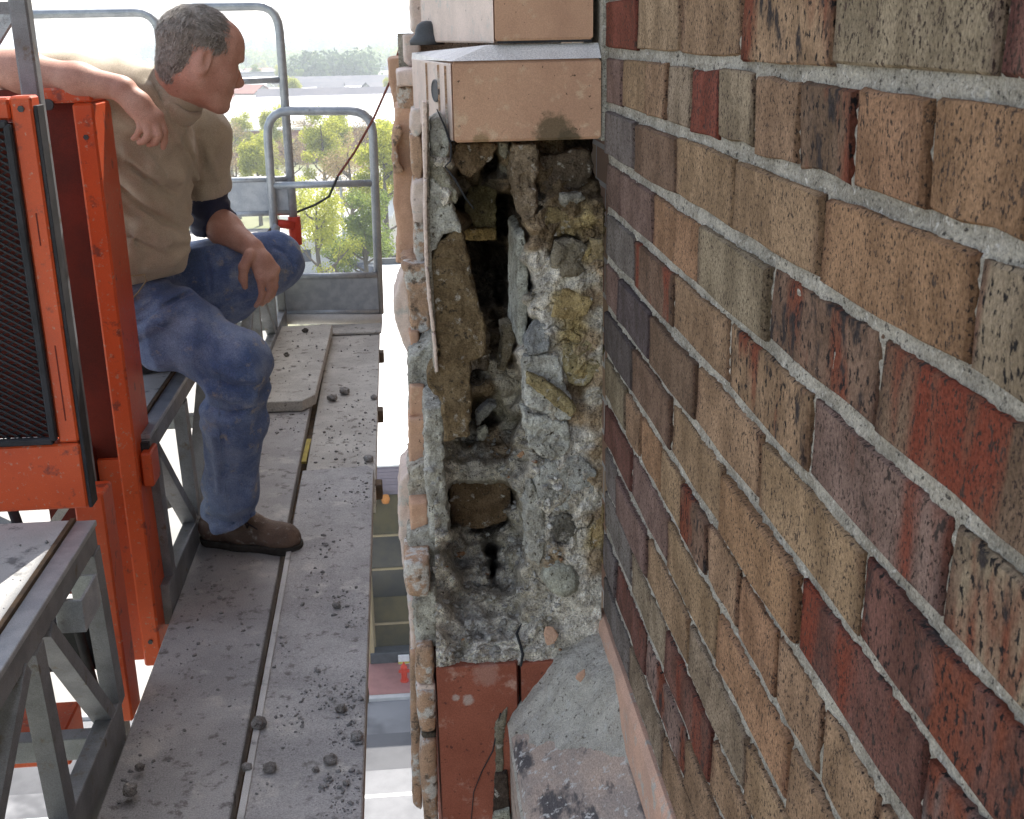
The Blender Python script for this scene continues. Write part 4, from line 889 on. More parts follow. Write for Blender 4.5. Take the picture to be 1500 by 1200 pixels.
# parked cars on the car park
def car(u, y, colm, label, rot):
    x = ray(u, 300)[0]*y/ray(u, 300)[1]; t = thing('parked_car', label, 'car', (x, y, GZ+.02), 'cars parked among the trees'); t.rotation_euler = (0, 0, rot)
    def put(nm, m, mm):
        me = bpy.data.meshes.new(nm); me.from_pydata(m.v, [], m.f); me.materials.append(mm); o = bpy.data.objects.new(nm, me); COL.objects.link(o); o.parent = t
    put('body', MB().prism([(-2.1,.35),(2.1,.35),(2.15,.75),(1.2,.88),(-1.9,.92),(-2.15,.7)], -.85, .85, 1, .06), colm)
    put('cabin', MB().prism([(-1.7,.9),(1.1,.88),(.45,1.4),(-1.2,1.42)], -.72, .72, 1, .08), M_win)
    for sx in (-1.3, 1.3):
        for sy in (-.85, .72): put('wheel', MB().tube([(sx, sy, .32), (sx, sy+.13, .32)], .32, 12), M_rubber)
for i, (u, y, c) in enumerate([(520, 112, (.6,.6,.6)), (545, 110, (.1,.12,.2)), (470, 125, (.55,.55,.56)), (560, 121, (.65,.65,.62)), (445, 128, (.3,.05,.04))]):
    car(u, y, mat('car_paint', c, c, bump=0, rough=.25, spec=.5), ['silver', 'dark blue', 'light grey', 'white', 'dark red'][i]+' car parked under the trees beyond the end guardrail', random.uniform(0, 3))
rp = MB(); rp.tube([atY(588, 62, 5.2), atY(571, 120, 5.45), atY(548, 172, 5.7), atY(520, 222, 5.8), atY(495, 258, 5.84)], .006, 6)
tag(rp.build('guy_rope', M_rope), 'thin red-brown rope slanting down past the end guardrail', 'rope')
cb = MB(); cb.tube([atY(495, 258, 5.86), atY(482, 288, 5.9), atY(462, 300, 5.95), atY(432, 312, 5.97)], .006, 6)
tag(cb.build('black_cable', M_cable), 'sagging black cable tied to the tall hoop post above the red coupler', 'cable')

# ================================================================== SCAFFOLD
PZ = -1.38; DZ = -.90; EX = -.652          # plank level, raised deck level, raised deck's edge
XL, XM, XR = -.622, -.392, -.162
def xr(y): return -.117-.0121*y          # outer edge of the planks
def xm(y): return -.343-.0165*y          # gap between them
def plank(label, poly, z1, th, m, extra=None):
    t = thing('scaffold_plank', label, 'plank', (sum(p[0] for p in poly)/len(poly), sum(p[1] for p in poly)/len(poly), z1-th), 'planks of the working platform')
    MB().prism(poly, z1-th, z1, 2, .003).build('board', m, t); return t
p1 = plank('long dusty grey plank along the truss, under the man\'s foot', [(XL, .9), (xm(.9)-.012, .9), (xm(5.72)-.012, 5.72), (XL-.06, 5.72)], PZ, .045, M_plank)
p2 = plank('grey rubble-strewn plank on the wall side, near half, lying on top', [(xm(.9)+.004, .9), (xr(.9), .9), (xr(3.66), 3.66), (xr(3.7)-.02, 3.70), (xm(3.68)+.008, 3.68)], PZ+.012, .04, M_plank)
p3 = plank('far plank on the wall side running to the end guardrail', [(xm(3.6)+.012, 3.60), (xr(3.45)+.006, 3.45), (xr(5.8)+.004, 5.80), (xm(5.8)+.012, 5.80)], PZ-.020, .04, M_plank_lit)
p4 = plank('short pale plank with clipped corners lying on top near the far end', [(XL-.02, 4.36), (-.45, 4.36), (-.405, 4.44), (-.405, 5.60), (XL-.04, 5.60)], PZ+.045, .042, M_plank_lit)
p5 = plank('pale cross plank at the far end below the toe board', [(-.68, 5.62), (-.17, 5.62), (-.17, 5.80), (-.68, 5.80)], PZ-.004, .012, M_plank_lit)
MB().bar((xm(.9)+.012, .9, PZ+.0145), (xm(3.05)+.012, 3.05, PZ+.0145), .013, .004).build('edge_strip', M_deck, p2)
MB().box((xm(4)-.008, 3.86, PZ-.03), (xm(4)+.008, 4.10, PZ-.022)).build('yellow_strip', M_yellow, p3)
MB().bar((xm(.95), .95, PZ-.075), (xm(5.7), 5.7, PZ-.075), .06, .02).build('gap_filler', M_woodedge, p1)  # dark strip added below the gap to hide the bright ground
plat = thing('platform_frame', 'steel cross-bearers and tube carrying the grey planks', 'scaffold frame', (-.4, 3.5, PZ-.1))
for y in (1.2, 2.45, 3.62, 4.42, 5.3):
    MB().box((-.66, y-.02, PZ-.115), (xr(y)-.004, y+.02, PZ-.092), .003).build('cross_bearer', M_galv_d, plat)
    if y > 3.5: MB().box((xr(y)+.001, y-.03, PZ-.07), (xr(y)+.026, y+.03, PZ-.02), .003).build('hook', M_woodedge, plat)
MB().tube([(-.70, 5.86, PZ+.02), (-.17, 5.86, PZ+.0)], .026, 12).build('end_tube', M_white, plat, True)
MB().bar((xr(1)-.02, 1.0, PZ-.10), (xr(5.8)-.02, 5.8, PZ-.10), .025, .045).build('side_rail', M_galv_d, plat)

def arc(p0, c, p1, n=6):   # rounded corner
    P0, C_, P1 = map(np.array, (p0, c, p1)); return [tuple((1-t)**2*P0+2*t*(1-t)*C_+t*t*P1) for t in np.linspace(0, 1, n)]
YE = 5.9
er = thing('end_guardrail', 'galvanised tube guardrail with toe board closing the far end of the planks', 'guardrail', (-.42, YE, PZ))
m = MB(); r_ = .021
m.tube([(-.685, YE, PZ+.02)]+arc((-.675, YE, -.46), (-.672, YE, -.345), (-.56, YE, -.345))+arc((-.28, YE, -.352), (-.168, YE, -.356), (-.168, YE, -.46))+[(-.182, YE, PZ+.02)], r_, 12)
m.build('frame_tube', M_galv, er, True)
MB().tube([(-.67, YE, -.698), (-.18, YE, -.70)], .017, 10).build('middle_rail', M_galv, er, True)
tb = MB().box((-.69, YE-.025, -1.345), (-.185, YE-.012, -1.15)); tb.build('toe_board', M_galv, er)
for z_ in (-1.148, -1.335): MB().tube([(-.69, YE-.02, z_), (-.185, YE-.02, z_-.008)], .016, 8).build('toe_board_rim', M_galv, er, True)
def hoop(xl, xr, zt, zb_, label, panel=True):
    t = thing('tall_guardrail', label, 'guardrail', ((xl+xr)/2, YE+.03, DZ)); y = YE+.05
    MB().tube([(xl, y, zb_)]+arc((xl, y, zt-.12), (xl, y, zt), (xl+.11, y, zt))+arc((xr-.10, y, zt), (xr, y, zt), (xr, y, zt-.12))+[(xr-.002, y, zb_)], .021, 12).build('hoop_tube', M_galv, t, True)
    MB().tube([(xl, y, -.208), (xr, y, -.20)], .016, 8).build('middle_rail', M_galv, t, True)
    if panel:
        MB().box((xl+.02, y-.008, -.835), (xr-.02, y+.004, -.675)).build('toe_board', M_galv, t)
        for z_ in (-.672, -.838): MB().tube([(xl, y-.004, z_), (xr, y-.004, z_)], .014, 8).build('toe_board_rim', M_galv, t, True)
    return t
h1 = hoop(-1.08, -.585, .137, -1.02, 'tall tube hoop with pale toe board behind the man\'s face and red coupler below')
h2 = hoop(-1.95, -1.145, .118, -1.02, 'tall tube hoop to the left, behind the man\'s neck and raised forearm')
MB().tube([(-.583, YE+.05, -.86), (-.583, YE+.05, -1.0)], .031, 12).tube([(-.585, YE+.03, -.90), (-.66, YE+.0, -.885)], .022, 8).build('red_coupler', M_red, h1, True)
MB().tube([(-.655, YE-.06, -.885), (-.88, YE-.1, -1.15)], .02, 8).build('brace_tube', M_galv, h1, True)

# raised deck: far half and near half, each a board with a metal edge on a lattice girder
def deck(label, y0, y1, xin, mB, posts, diags, gus=()):
    t = thing('raised_deck', label, 'deck', (EX-.3, (y0+y1)/2, DZ), 'raised decks of the lift')
    MB().box((-1.6, y0, DZ-.03), (EX-.045, y1, DZ), .002).build('deck_board', mB, t)
    MB().box((EX-.043, y0, DZ-.012), (EX-.034, y1, DZ+.004)).build('board_edge', M_woodedge, t)
    MB().box((EX-.033, y0-.01, DZ-.014), (EX+.006, y1, DZ-.002), .0015).build('edge_trim', M_galv, t)
    MB().box((EX-.028, y0-.012, DZ-.060), (EX+.002, y1, DZ-.0155), .002).build('top_chord', M_galv_d, t)
    MB().box((EX-.03, y0, PZ-.035), (EX+.006, y1, PZ+.075), .002).build('bottom_chord', M_galv_d, t)
    for y in posts: MB().bar((EX-.012, y, DZ-.06), (EX-.012, y+.03, PZ+.06), .034, .046, up=(0,1,0)).build('truss_post', M_galv_d, t)
    for (ya, yb) in diags: MB().bar((EX-.015, ya, DZ-.062), (EX-.015, yb, PZ+.07), .03, .040, up=(1,0,0)).build('diagonal_brace', M_galv_d, t)
    for y in (y0+.03, (y0+y1)/2, y1-.05):
        MB().box((-1.6, y-.02, PZ-.02), (EX-.04, y+.02, PZ+.03), .002).build('cross_beam', M_galv_d, t)
        MB().box((-1.6, y-.015, DZ-.075), (EX-.04, y+.015, DZ-.035), .002).build('deck_bearer', M_galv_d, t)
    for y in posts: MB().bar((-1.5, y, DZ-.08), (-1.5, y, PZ), .03, .04).build('back_post', M_galv_d, t)
    MB().box((-1.53, y0, PZ-.03), (-1.48, y1, PZ+.03), .002).build('back_chord', M_galv_d, t)
    return t
dn = deck('near dusty raised deck with bright metal edge at the bottom left', .55, 2.205, 0, M_deck, (2.185, 1.80, 1.15), ((1.87, 2.15), (1.74, 1.22)))
mb = MB().box((EX-.02, 1.97, DZ-.125), (EX+.030, 1.976, DZ-.061), .001); mb.box((EX+.024, 1.9765, DZ-.125), (EX+.030, 2.075, DZ-.061), .001); mb.box((EX-.02, 2.0755, DZ-.125), (EX+.030, 2.081, DZ-.061), .001); mb.build('bracket', M_galv, dn)
df = deck('far raised deck behind the orange unit, where the man tucks his foot', 2.735, 5.86, 0, M_deck, (2.78, 3.18, 3.62, 4.2, 4.85, 5.4, 5.8), ((2.80, 3.16), (3.66, 3.22), (3.7, 4.16), (4.8, 4.25), (4.9, 5.36)))
MB().box((EX-.026, 2.71, DZ-.062), (EX+.002, 2.732, DZ-.018), .001).build('chord_end', M_rubber, df)
for (x0, y0_, x1, y1_) in ((-1.5, 2.8, EX-.03, 3.6), (-1.5, 3.6, EX-.03, 2.8)): MB().bar((x0, y0_, PZ), (x1, y1_, PZ), .03, .03).build('floor_brace', M_galv_d, df)

# orange hoist unit between the two decks
hu = thing('hoist_unit', 'orange steel hoist unit with black mesh door, the man resting his arm on it', 'hoist', (-.75, 2.4, -1.4))
yf = 2.222
MB().box((-.702, yf, -.745), (-.664, yf+.05, -.093), .004).build('door_stile', M_orange, hu)
MB().box((-1.15, yf+.001, -.884), (-.664, yf+.05, -.748), .004).build('door_bottom_panel', M_orange, hu)
MB().box((-1.15, yf+.001, -.134), (-.704, yf+.05, -.095), .004).build('door_top_rail', M_orange, hu)
MB().box((-1.15, yf+.03, -.74), (-.70, yf+.045, -.14)).build('door_backing', M_inner, hu)
m = MB()
for (a, b) in (((-.709, -.140), (-.709, -.738)), ((-.709, -.738), (-1.15, -.738)), ((-.709, -.140), (-1.15, -.140))):
    m.bar((a[0], yf-.004, a[1]), (b[0], yf-.004, b[1]), .014, .014, up=(0,1,0), c=.003)
m.build('mesh_frame', M_rubber, hu)
m = MB(); s_ = .0135
for k in range(-60, 70):
    for sg_ in (-1, 1):
        # clipped diagonal wires across the door
        pts_ = []
        x0, z0_ = -1.14, -.44+k*s_*1.0
        for x in (-1.14, -.714):
            pts_.append((x, z0_+sg_*(x-x0)*.62))
        (xa, za), (xb, zb2) = pts_
        def clipz(xa, za, xb, zb2):
            lo_, hi_ = -.735, -.145
            if za == zb2: return None
            t0, t1 = 0.0, 1.0
            for lim, s in ((lo_, 1), (hi_, -1)):
                fa, fb = s*(za-lim), s*(zb2-lim)
                if fa < 0 and fb < 0: return None
                if fa < 0: t0 = max(t0, fa/(fa-fb))
                elif fb < 0: t1 = min(t1, fa/(fa-fb))
            if t1-t0 < .02: return None
            return (xa+(xb-xa)*t0, za+(zb2-za)*t0, xa+(xb-xa)*t1, za+(zb2-za)*t1)
        c_ = clipz(xa, za, xb, zb2)
        if c_: m.bar((c_[0], yf+.012+.003*sg_, c_[1]), (c_[2], yf+.012+.003*sg_, c_[3]), .0035, .003, up=(0,1,0))
stuff(m.build('wire_mesh', M_blackmetal, hu))
MB().box((-.663, yf+.004, -.884), (-.656, yf+.045, -.11), .001).build('rubber_edge', M_rubber, hu)
for x in (-.683,): 
    for (za, zb2) in ((-.30, -.36), (-.55, -.70)): MB().box((x-.001, yf-.0012, zb2), (x+.001, yf+.002, za)).build('seam', M_inner, hu)
# channel post at the back of the unit
yp = 2.66
MB().box((-.790, yp, -.128), (-.668, yp+.16, -.096), .005).build('post_head', M_orange, hu)
MB().box((-.712, yp, -1.49), (-.668, yp+.16, -.129), .005).build('channel_post', M_orange, hu)
MB().box((-.90, yp+.045, -1.30), (-.713, yp+.065, -.10)).build('channel_web', M_inner, hu)
MB().box((-.795, yp+.002, -1.49), (-.772, yp+.16, -.92), .004).build('channel_flange', M_inner, hu)
MB().box((-.768, yp+.03, -1.485), (-.713, yp+.05, -.95)).build('lower_web', M_orange, hu)
for z_ in (-.112,): MB().tube([(-.760, yp-.006, z_-.018), (-.760, yp+.004, z_-.018)], .012, 10).build('bolt', M_dgrey, hu)
MB().box((-.666, yp+.02, -1.02), (-.640, yp+.10, -.935), .004).build('stop_block', M_orange, hu)
MB().box((-.715, 2.30, -1.42), (-.655, 2.38, -.885), .004).build('lower_post', M_orange, hu)
MB().box((-1.2, 2.32, -1.30), (-.716, 2.42, -1.18), .004).build('motor_housing', M_blackmetal, hu)
MB().box((-1.2, 2.30, -1.52), (-.80, 2.42, -1.43), .004).build('bottom_beam', M_orange, hu)
for (x, z_) in ((-.683, -.115), (-.74, -.114)): MB().tube([(x, yf-.004, z_), (x, yf+.003, z_)], .006, 6).build('bolt', M_dgrey, hu)
for z_ in (-.20, -1.42): MB().tube([(-.690, yp-.004, z_), (-.690, yp+.003, z_)], .006, 6).build('bolt', M_dgrey, hu)
MB().tube([(-.83, 2.28, -.90), (-.80, 2.27, -1.05), (-.74, 2.29, -1.18), (-.73, 2.33, -1.40)], .011, 8).build('power_cable', M_rubber, hu, True)
ms = thing('mast_section', 'grey lattice mast rising behind the orange door at the top left', 'mast', (-.9, 2.42, -1.4))
MB().box((-.735, 2.40, -1.8), (-.700, 2.435, 1.2), .004).build('mast_leg', M_galv_d, ms)
MB().box((-1.13, 2.40, -1.8), (-1.09, 2.44, 1.2), .004).build('mast_leg', M_galv_d, ms)
for z_ in (-.9, -.42, .06, .54): 
    MB().bar((-1.09, 2.418, z_), (-.735, 2.418, z_), .022, .022).build('mast_rung', M_galv_d, ms)
    MB().bar((-1.09, 2.418, z_-.47), (-.735, 2.418, z_-.01), .018, .018).build('mast_brace', M_galv, ms)

# debris on the planks
pts_ = []
def lump(u, v, r, label, z=PZ+.012, c=(.27,.26,.25)):
    x, y, _ = atZ(u, v, z); g = np.meshgrid(*[np.linspace(-1.6*r, 1.6*r, 15)]*3, indexing='ij'); P = np.stack(g, -1); sd_ = random.uniform(0, 50)
    D = np.linalg.norm(P*np.array([1, random.uniform(.9,1.3), 1.35]), axis=-1)-r+.55*r*np.abs(fbm(P/r*.8+sd_, 2))-.1*r+.15*r*noise(P/r*2.5+sd_)
    V, Fc = surface_nets(D, (-1.6*r,)*3, 3.2*r/14); V[:, 2] -= V[:, 2].min()
    o = mesh_obj('mortar_lump', V+np.array((x, y, z-.001)), Fc, M_chunk, None); o.color = (*c, 1)
    return tag(o, label, 'mortar lump', 'mortar lumps lying on the planks')
for (u, v, r, l) in [(380, 1066, .017, 'mortar lump resting on the bright edge of the near plank'), (524, 1084, .014, 'dark lump near the outer edge of the near plank, second from bottom'), (500, 1042, .013, 'dark lump left of the outer edge, above the other two'),
    (484, 1118, .014, 'bluish lump in the middle of the near plank'), (396, 1130, .014, 'left lump of the pair near the bright plank edge'), (362, 1128, .011, 'small lump just beside the bright plank edge, low'), (190, 1165, .017, 'lump against the truss chord at the bottom left'),
    (205, 1128, .010, 'small lump just above the one against the truss chord'), (494, 890, .012, 'single dark lump on the plank right of the man\'s toe'), (463, 1130, .008, 'small pale pebble right of the lump pair'), (507, 1150, .008, 'tiny whitish pebble near the bottom of the outer plank')]: lump(u, v, r, l)
for (u, v, r, l) in [(487, 588, .022, 'pale flat lump at the clipped corner of the short plank'), (505, 578, .022, 'dark lump right of the clipped corner of the short plank'), (540, 676, .018, 'pale shard by the overlap of the wall-side planks'), (548, 585, .014, 'brown lump at the outer edge of the far plank'), (452, 716, .018, 'pale wedge lying across the plank gap')]: lump(u, v, r, l, PZ-.02, (.33,.32,.31))
for (u, v, r, l) in [(447, 487, .016, 'black lump on the far end of the short plank'), (420, 522, .014, 'dark lump on the short plank near its left edge'), (388, 547, .016, 'broken slate-like lump at the left edge of the short plank'), (392, 560, .016, 'second broken lump at the left edge of the short plank')]: lump(u, v, r, l, PZ+.045, (.12,.11,.10))
for _ in range(2600):
    y = random.choice([random.uniform(1.75, 3.6), random.uniform(1.75, 2.6)]); x = xr(y)-.005-abs(random.gauss(0, .11))
    if x < xm(y)+.025: continue
    if noise(np.array([x*9, y*4.2, 1.0]))+.5*noise(np.array([x*25, y*16, 4.0])) < .10: continue
    pts_.append((x, y, PZ+.012))
for _ in range(420):
    y = random.uniform(1.7, 3.2); x = XL+abs(random.gauss(0, .06)) if random.random() < .6 else random.uniform(XL, xm(y)-.02); pts_.append((x, y, PZ))
for _ in range(420):
    y = random.choice([random.uniform(3.75, 5.6), random.uniform(3.75, 4.5)]); pts_.append((xm(y)+.02+(xr(y)-xm(y)-.02)*random.random()**.6, y, PZ-.020))
for _ in range(110): pts_.append((random.uniform(XL, -.42), random.uniform(4.45, 5.5), PZ+.045))
for _ in range(90): pts_.append((random.uniform(XL, -.42), random.uniform(4.1, 4.34), PZ))
for _ in range(60): pts_.append((random.uniform(-.9, EX-.05), random.uniform(1.3, 2.1), DZ))
pebbles(pts_, .0009, .0066, 'plank_debris', M_debris, .75)

# ================================================================== THE MAN
def p_(u, v, y): return np.array(atY(u, v, y))
def unit(a): a = np.array(a, float); return a/np.linalg.norm(a)
WLOC['jeans'] = (-.55, 3.1, PZ)
man = thing('person', 'grey-haired man in khaki shirt and jeans leaning on the orange hoist unit', 'person', (-.55, 3.1, PZ))
HC = p_(295, 86, 2.93); HSC = .925
hy, hp = math.radians(25), math.radians(18)
f0 = np.array((math.cos(hy), math.sin(hy), 0)); zz_ = np.array((0, 0, 1.0))
hf = f0*math.cos(hp)-zz_*math.sin(hp); hu_ = zz_*math.cos(hp)+f0*math.sin(hp); hs = np.cross(hf, hu_)
AXH = np.array([hf, hs, hu_])
def H(f, s, u): return HC+HSC*(f*hf+s*hs+u*hu_)
hipR, hipL = np.array((-.775, 3.06, -.64)), np.array((-.745, 3.25, -.64))
kneeR, kneeL = p_(348, 532, 2.93), p_(398, 385, 3.30)
ankR, ankL = p_(336, 752, 3.06), np.array((-.72, 3.30, -.80))
belly = np.array((-.725, 3.09, -.47)); chest = np.array((-.665, 3.07, -.27))
shR, shL = p_(178, 138, 2.90), p_(287, 196, 3.24)
elR, wrR = np.array((-.915, 2.76, -.052)), p_(176, 128, 2.66)
elL, wrL = p_(309, 322, 3.30), p_(368, 362, 3.17)
neck0 = p_(232, 154, 2.985); ringc = p_(257, 137, 2.955)
def fingers(S, wrist, knk, tips_, r0=.0088):
    for (a, b, c, d, r) in tips_:
        S.chain([a, b, c, d], [r*1.12, r*1.05, r*.98, r*.80], .005)
def hand(S, wr, palm_c, knuck, mid, dip, tip, thumb, rw=.027):
    """wr wrist; knuck/mid/dip/tip = four points each (index..little); thumb = chain of 4 points"""
    for k in range(4):
        q = knuck[k]; S.cone(wr+(palm_c-wr)*.25, q, .021, .0125, .014)
        S.chain([q, mid[k], dip[k], tip[k]], [.0108, .0092, .0083, .0066] if k < 3 else [.0096, .0082, .0072, .0058], .002)
    S.ell(palm_c, (.026, .022, .026), .015); S.chain(thumb, [.017, .0135, .0112, .0085], .008)

def surf(S, u, v, y0=2.6, y1=3.5):
    """where the sight line through (u, v) first meets the body held in S"""
    ys = np.arange(y0, y1, .003); P = np.array([atY(u, v, y) for y in ys]); i = np.round((P-S.lo)/S.h).astype(int)
    ok = ((i >= 0) & (i < S.n)).all(1); F = np.full(len(ys), 1.0); F[ok] = S.F[i[ok, 0], i[ok, 1], i[ok, 2]]
    k = np.argmax(F < .001); return P[k] if F[k] < .001 else None
def creases(S, lst):
    """cloth folds: a ridge along each line and a crease beside it"""
    for (pts, r, op) in lst:
        Q = [surf(S, u, v) for u, v in pts]; Q = [q for q in Q if q is not None]
        for a, b in zip(Q[:-1], Q[1:]):
            if np.linalg.norm(a-b) > .16: continue
            off = np.array((0, r*.30 if op == 'add' else -r*.05, 0)); S.cone(a+off, b+off, r*(1 if op == 'add' else .8), r*(.8 if op == 'add' else .55), r*(1.0 if op == 'add' else .55), op)
# --- skin: one continuous body under the clothes
S = SDF((-1.05, 2.55, -1.34), (-.22, 3.48, .14), .0035)
S.ell(H(-.014, 0, .036), (.096, .076, .080), .0, axes=AXH)
S.ell(H(.030, 0, -.022), (.062, .064, .082), .03, axes=AXH)
S.ell(H(.050, 0, .048), (.040, .056, .046), .03, axes=AXH)
for sg in (-1, 1):
    S.cone(H(-.012, .050*sg, -.055), H(.055, .026*sg, -.094), .024, .020, .03)
    S.ell(H(.052, .040*sg, -.026), (.026, .024, .028), .02, axes=AXH)
S.ell(H(.074, 0, -.100), (.020, .024, .019), .018, axes=AXH)
S.cone(H(.081, -.032, .022), H(.081, .032, .022), .0125, .0125, .014)
for sg in (-1, 1): S.ell(H(.092, .034*sg, .000), (.016, .019, .012), .012, 'sub', axes=AXH)
for sg in (-1, 1): S.ell(H(.072, .034*sg, -.001), (.0145, .0155, .0135), .004, axes=AXH)
S.ell(H(.100, 0, .006), (.014, .030, .010), .010, 'sub', axes=AXH)
S.cone(H(.084, 0, .008), H(.108, 0, -.031), .0080, .0120, .009)
for sg in (-1, 1): S.ell(H(.099, .012*sg, -.038), (.012, .009, .009), .006, axes=AXH)
S.ell(H(.083, 0, -.062), (.014, .025, .010), .010, axes=AXH)
S.ell(H(.082, 0, -.077), (.013, .022, .008), .007, axes=AXH)
S.cone(H(.098, -.022, -.0695), H(.098, .022, -.0695), .0035, .0035, .004, 'sub')
for sg in (-1, 1):
    ea = np.array([unit(hf*.96+hs*sg*.25), unit(hs*sg-hf*.25), hu_])
    S.ell(H(-.016, .079*sg, -.008), (.019, .008, .033), .006, axes=ea)
    S.ell(H(-.008, .087*sg, -.004), (.010, .006, .019), .004, 'sub', axes=ea)
    S.ell(H(-.014, .078*sg, -.036), (.010, .007, .010), .005, axes=ea)
S.cone(H(-.040, 0, -.040), neck0+np.array((-.01, .02, -.04)), .057, .062, .03)
S.cone(neck0, chest, .06, .11, .05); S.cone(chest, belly, .115, .12, .05); S.cone(belly, (hipR+hipL)/2, .115, .11, .05)
S.cone(chest+np.array((0, -.08, .06)), shR, .07, .055, .04); S.cone(chest+np.array((0, .08, .06)), shL, .07, .055, .04)
S.chain([shR, elR], [.050, .041], .03)
S.chain([elR, elR+(wrR-elR)*.3, elR+(wrR-elR)*.7, wrR], [.041, .043, .034, .026], .03)
S.chain([shL, elL], [.050, .040], .03)
S.chain([elL, elL+(wrL-elL)*.35, wrL], [.042, .042, .028], .03)
for a, b, c in ((hipR, kneeR, ankR), (hipL, kneeL, ankL)):
    S.chain([a, b], [.075, .05], .03); S.chain([b, b+(c-b)*.35, c], [.05, .05, .034], .03)
# right hand hanging limp over the post
yR = 2.655
pc = p_(203, 152, yR-.008)
kn_ = [p_(232, 170, yR-.004), p_(224, 174, yR-.016), p_(213, 174, yR-.020), p_(203, 170, yR-.016)]
mi_ = [p_(240, 192, yR-.004), p_(232, 198, yR-.022), p_(218, 197, yR-.026), p_(206, 188, yR-.022)]
di_ = [p_(241, 206, yR), p_(228, 208, yR-.012), p_(212, 206, yR-.016), p_(201, 198, yR-.012)]
ti_ = [p_(239, 216, yR+.006), p_(218, 212, yR+.002), p_(204, 209, yR-.004), p_(195, 203, yR-.002)]
th_ = [p_(196, 146, yR+.012), p_(212, 160, yR+.030), p_(226, 178, yR+.034), p_(232, 194, yR+.028)]
hand(S, wrR, pc, kn_, mi_, di_, ti_, th_)
# left hand hanging over the knee
yL = 3.13
pc = p_(384, 382, yL+.01)
kn_ = [p_(381, 408, yL-.012), p_(392, 408, yL-.008), p_(400, 402, yL+.002), p_(404, 394, yL+.012)]
mi_ = [p_(384, 430, yL-.012), p_(396, 426, yL-.004), p_(403, 420, yL+.006), p_(404, 410, yL+.016)]
di_ = [p_(381, 440, yL-.008), p_(391, 438, yL), p_(399, 432, yL+.010), p_(400, 422, yL+.018)]
ti_ = [p_(375, 448, yL-.002), p_(384, 446, yL+.006), p_(392, 441, yL+.014), p_(394, 431, yL+.02)]
th_ = [p_(366, 374, yL-.004), p_(357, 392, yL-.016), p_(356, 408, yL-.016), p_(359, 420, yL-.012)]
hand(S, wrL, pc, kn_, mi_, di_, ti_, th_)
V, Fc = S.mesh(1); del S
body = mesh_obj('body', V, Fc, M_skin, man, smooth=True)
body.data.materials.append(M_skin_face)
ctr = V[Fc].mean(1); body.data.polygons.foreach_set('material_index', (((ctr-HC)@hu_ > -.20) & (np.linalg.norm(ctr-HC, axis=1) < .22) & (ctr[:, 0] > -.66)).astype(np.int32))
for sg in (-1, 1):
    m = MB(); m.tube([H(.092, .020*sg, .021), H(.091, .036*sg, .026), H(.078, .052*sg, .021)], [.0035, .0045, .002], 6); m.build('eyebrow', M_hair, man, True)
    e = SDF(H(.079, .034*sg, 0)-.012, H(.079, .034*sg, 0)+.012, .002); e.ell(H(.0785, .034*sg, -.001), (.0095, .0095, .0055), 0, axes=AXH); Ve, Fe = e.mesh(0); mesh_obj('eye', Ve, Fe, M_eye, man, smooth=True)
# --- hair
S = SDF(HC-.15, HC+.15, .0026)
S.ell(H(-.016, 0, .040), HSC*np.array((.104, .0835, .0865)), 0, axes=AXH)
S.ell(H(-.050, 0, -.022), HSC*np.array((.060, .066, .075)), .02, axes=AXH)
_, P = S.pts(); q = (P-HC)@AXH.T/HSC
bound = np.interp(q[..., 0], [-.12, -.085, -.045, -.036, -.030, .004, .010, .022, .032, .055, .078, .095], [-.092, -.090, -.075, -.04, .022, .026, -.036, -.036, .004, .030, .058, .072])
bound = bound+.006*noise(P*60)
S.F = np.maximum(S.F+.0012*fbm(np.stack([q[..., 0]*60, q[..., 1]*120, q[..., 2]*70], -1), 2)+.0035*noise(P*26), (bound-q[..., 2])*.75)
V, Fc = S.mesh(2); mesh_obj('hair', V, Fc, M_hair, man, smooth=True)
tri = V[Fc]; nf = np.cross(tri[:, 2]-tri[:, 0], tri[:, 3]-tri[:, 1]); nf /= np.maximum(np.linalg.norm(nf, axis=1), 1e-12)[:, None]; fc_ = tri.mean(1)
r_h = np.random.default_rng(5); ok = np.argwhere(((fc_-HC)*nf).sum(1) > .03).ravel()
for (nm_, mm, cnt_) in (('hair_strands', M_hair, 6500), ('hair_strands', M_hair_l, 3200)):
    vs = []; fs = []
    for i in r_h.choice(ok, cnt_):
        p, n = fc_[i], nf[i]; q = AXH@(p-HC)
        d = hf*.9-hu_*.25 if q[2] > .06 and q[0] > -.05 else (-hf*.45-hu_*.9 if q[0] > -.07 else -hu_)
        d = d+.30*np.array([noise(p*22), noise(p*22+9), noise(p*22+21)])+r_h.normal(0, .10, 3); d = unit(d-n*(d@n))
        L = r_h.uniform(.010, .024)*(1.0 if q[2] > .02 else .7); b = unit(np.cross(d, n))*r_h.uniform(.0003, .0007); k = len(vs)
        for a, w_ in ((p-n*.001, 1), (p+d*L*.5+n*.0018, .9), (p+d*L+n*.0008, .15)): vs += [a-b*w_, a+b*w_]
        fs += [(k, k+1, k+3, k+2), (k+2, k+3, k+5, k+4)]
    mesh_obj(nm_, vs, fs, mm, man)
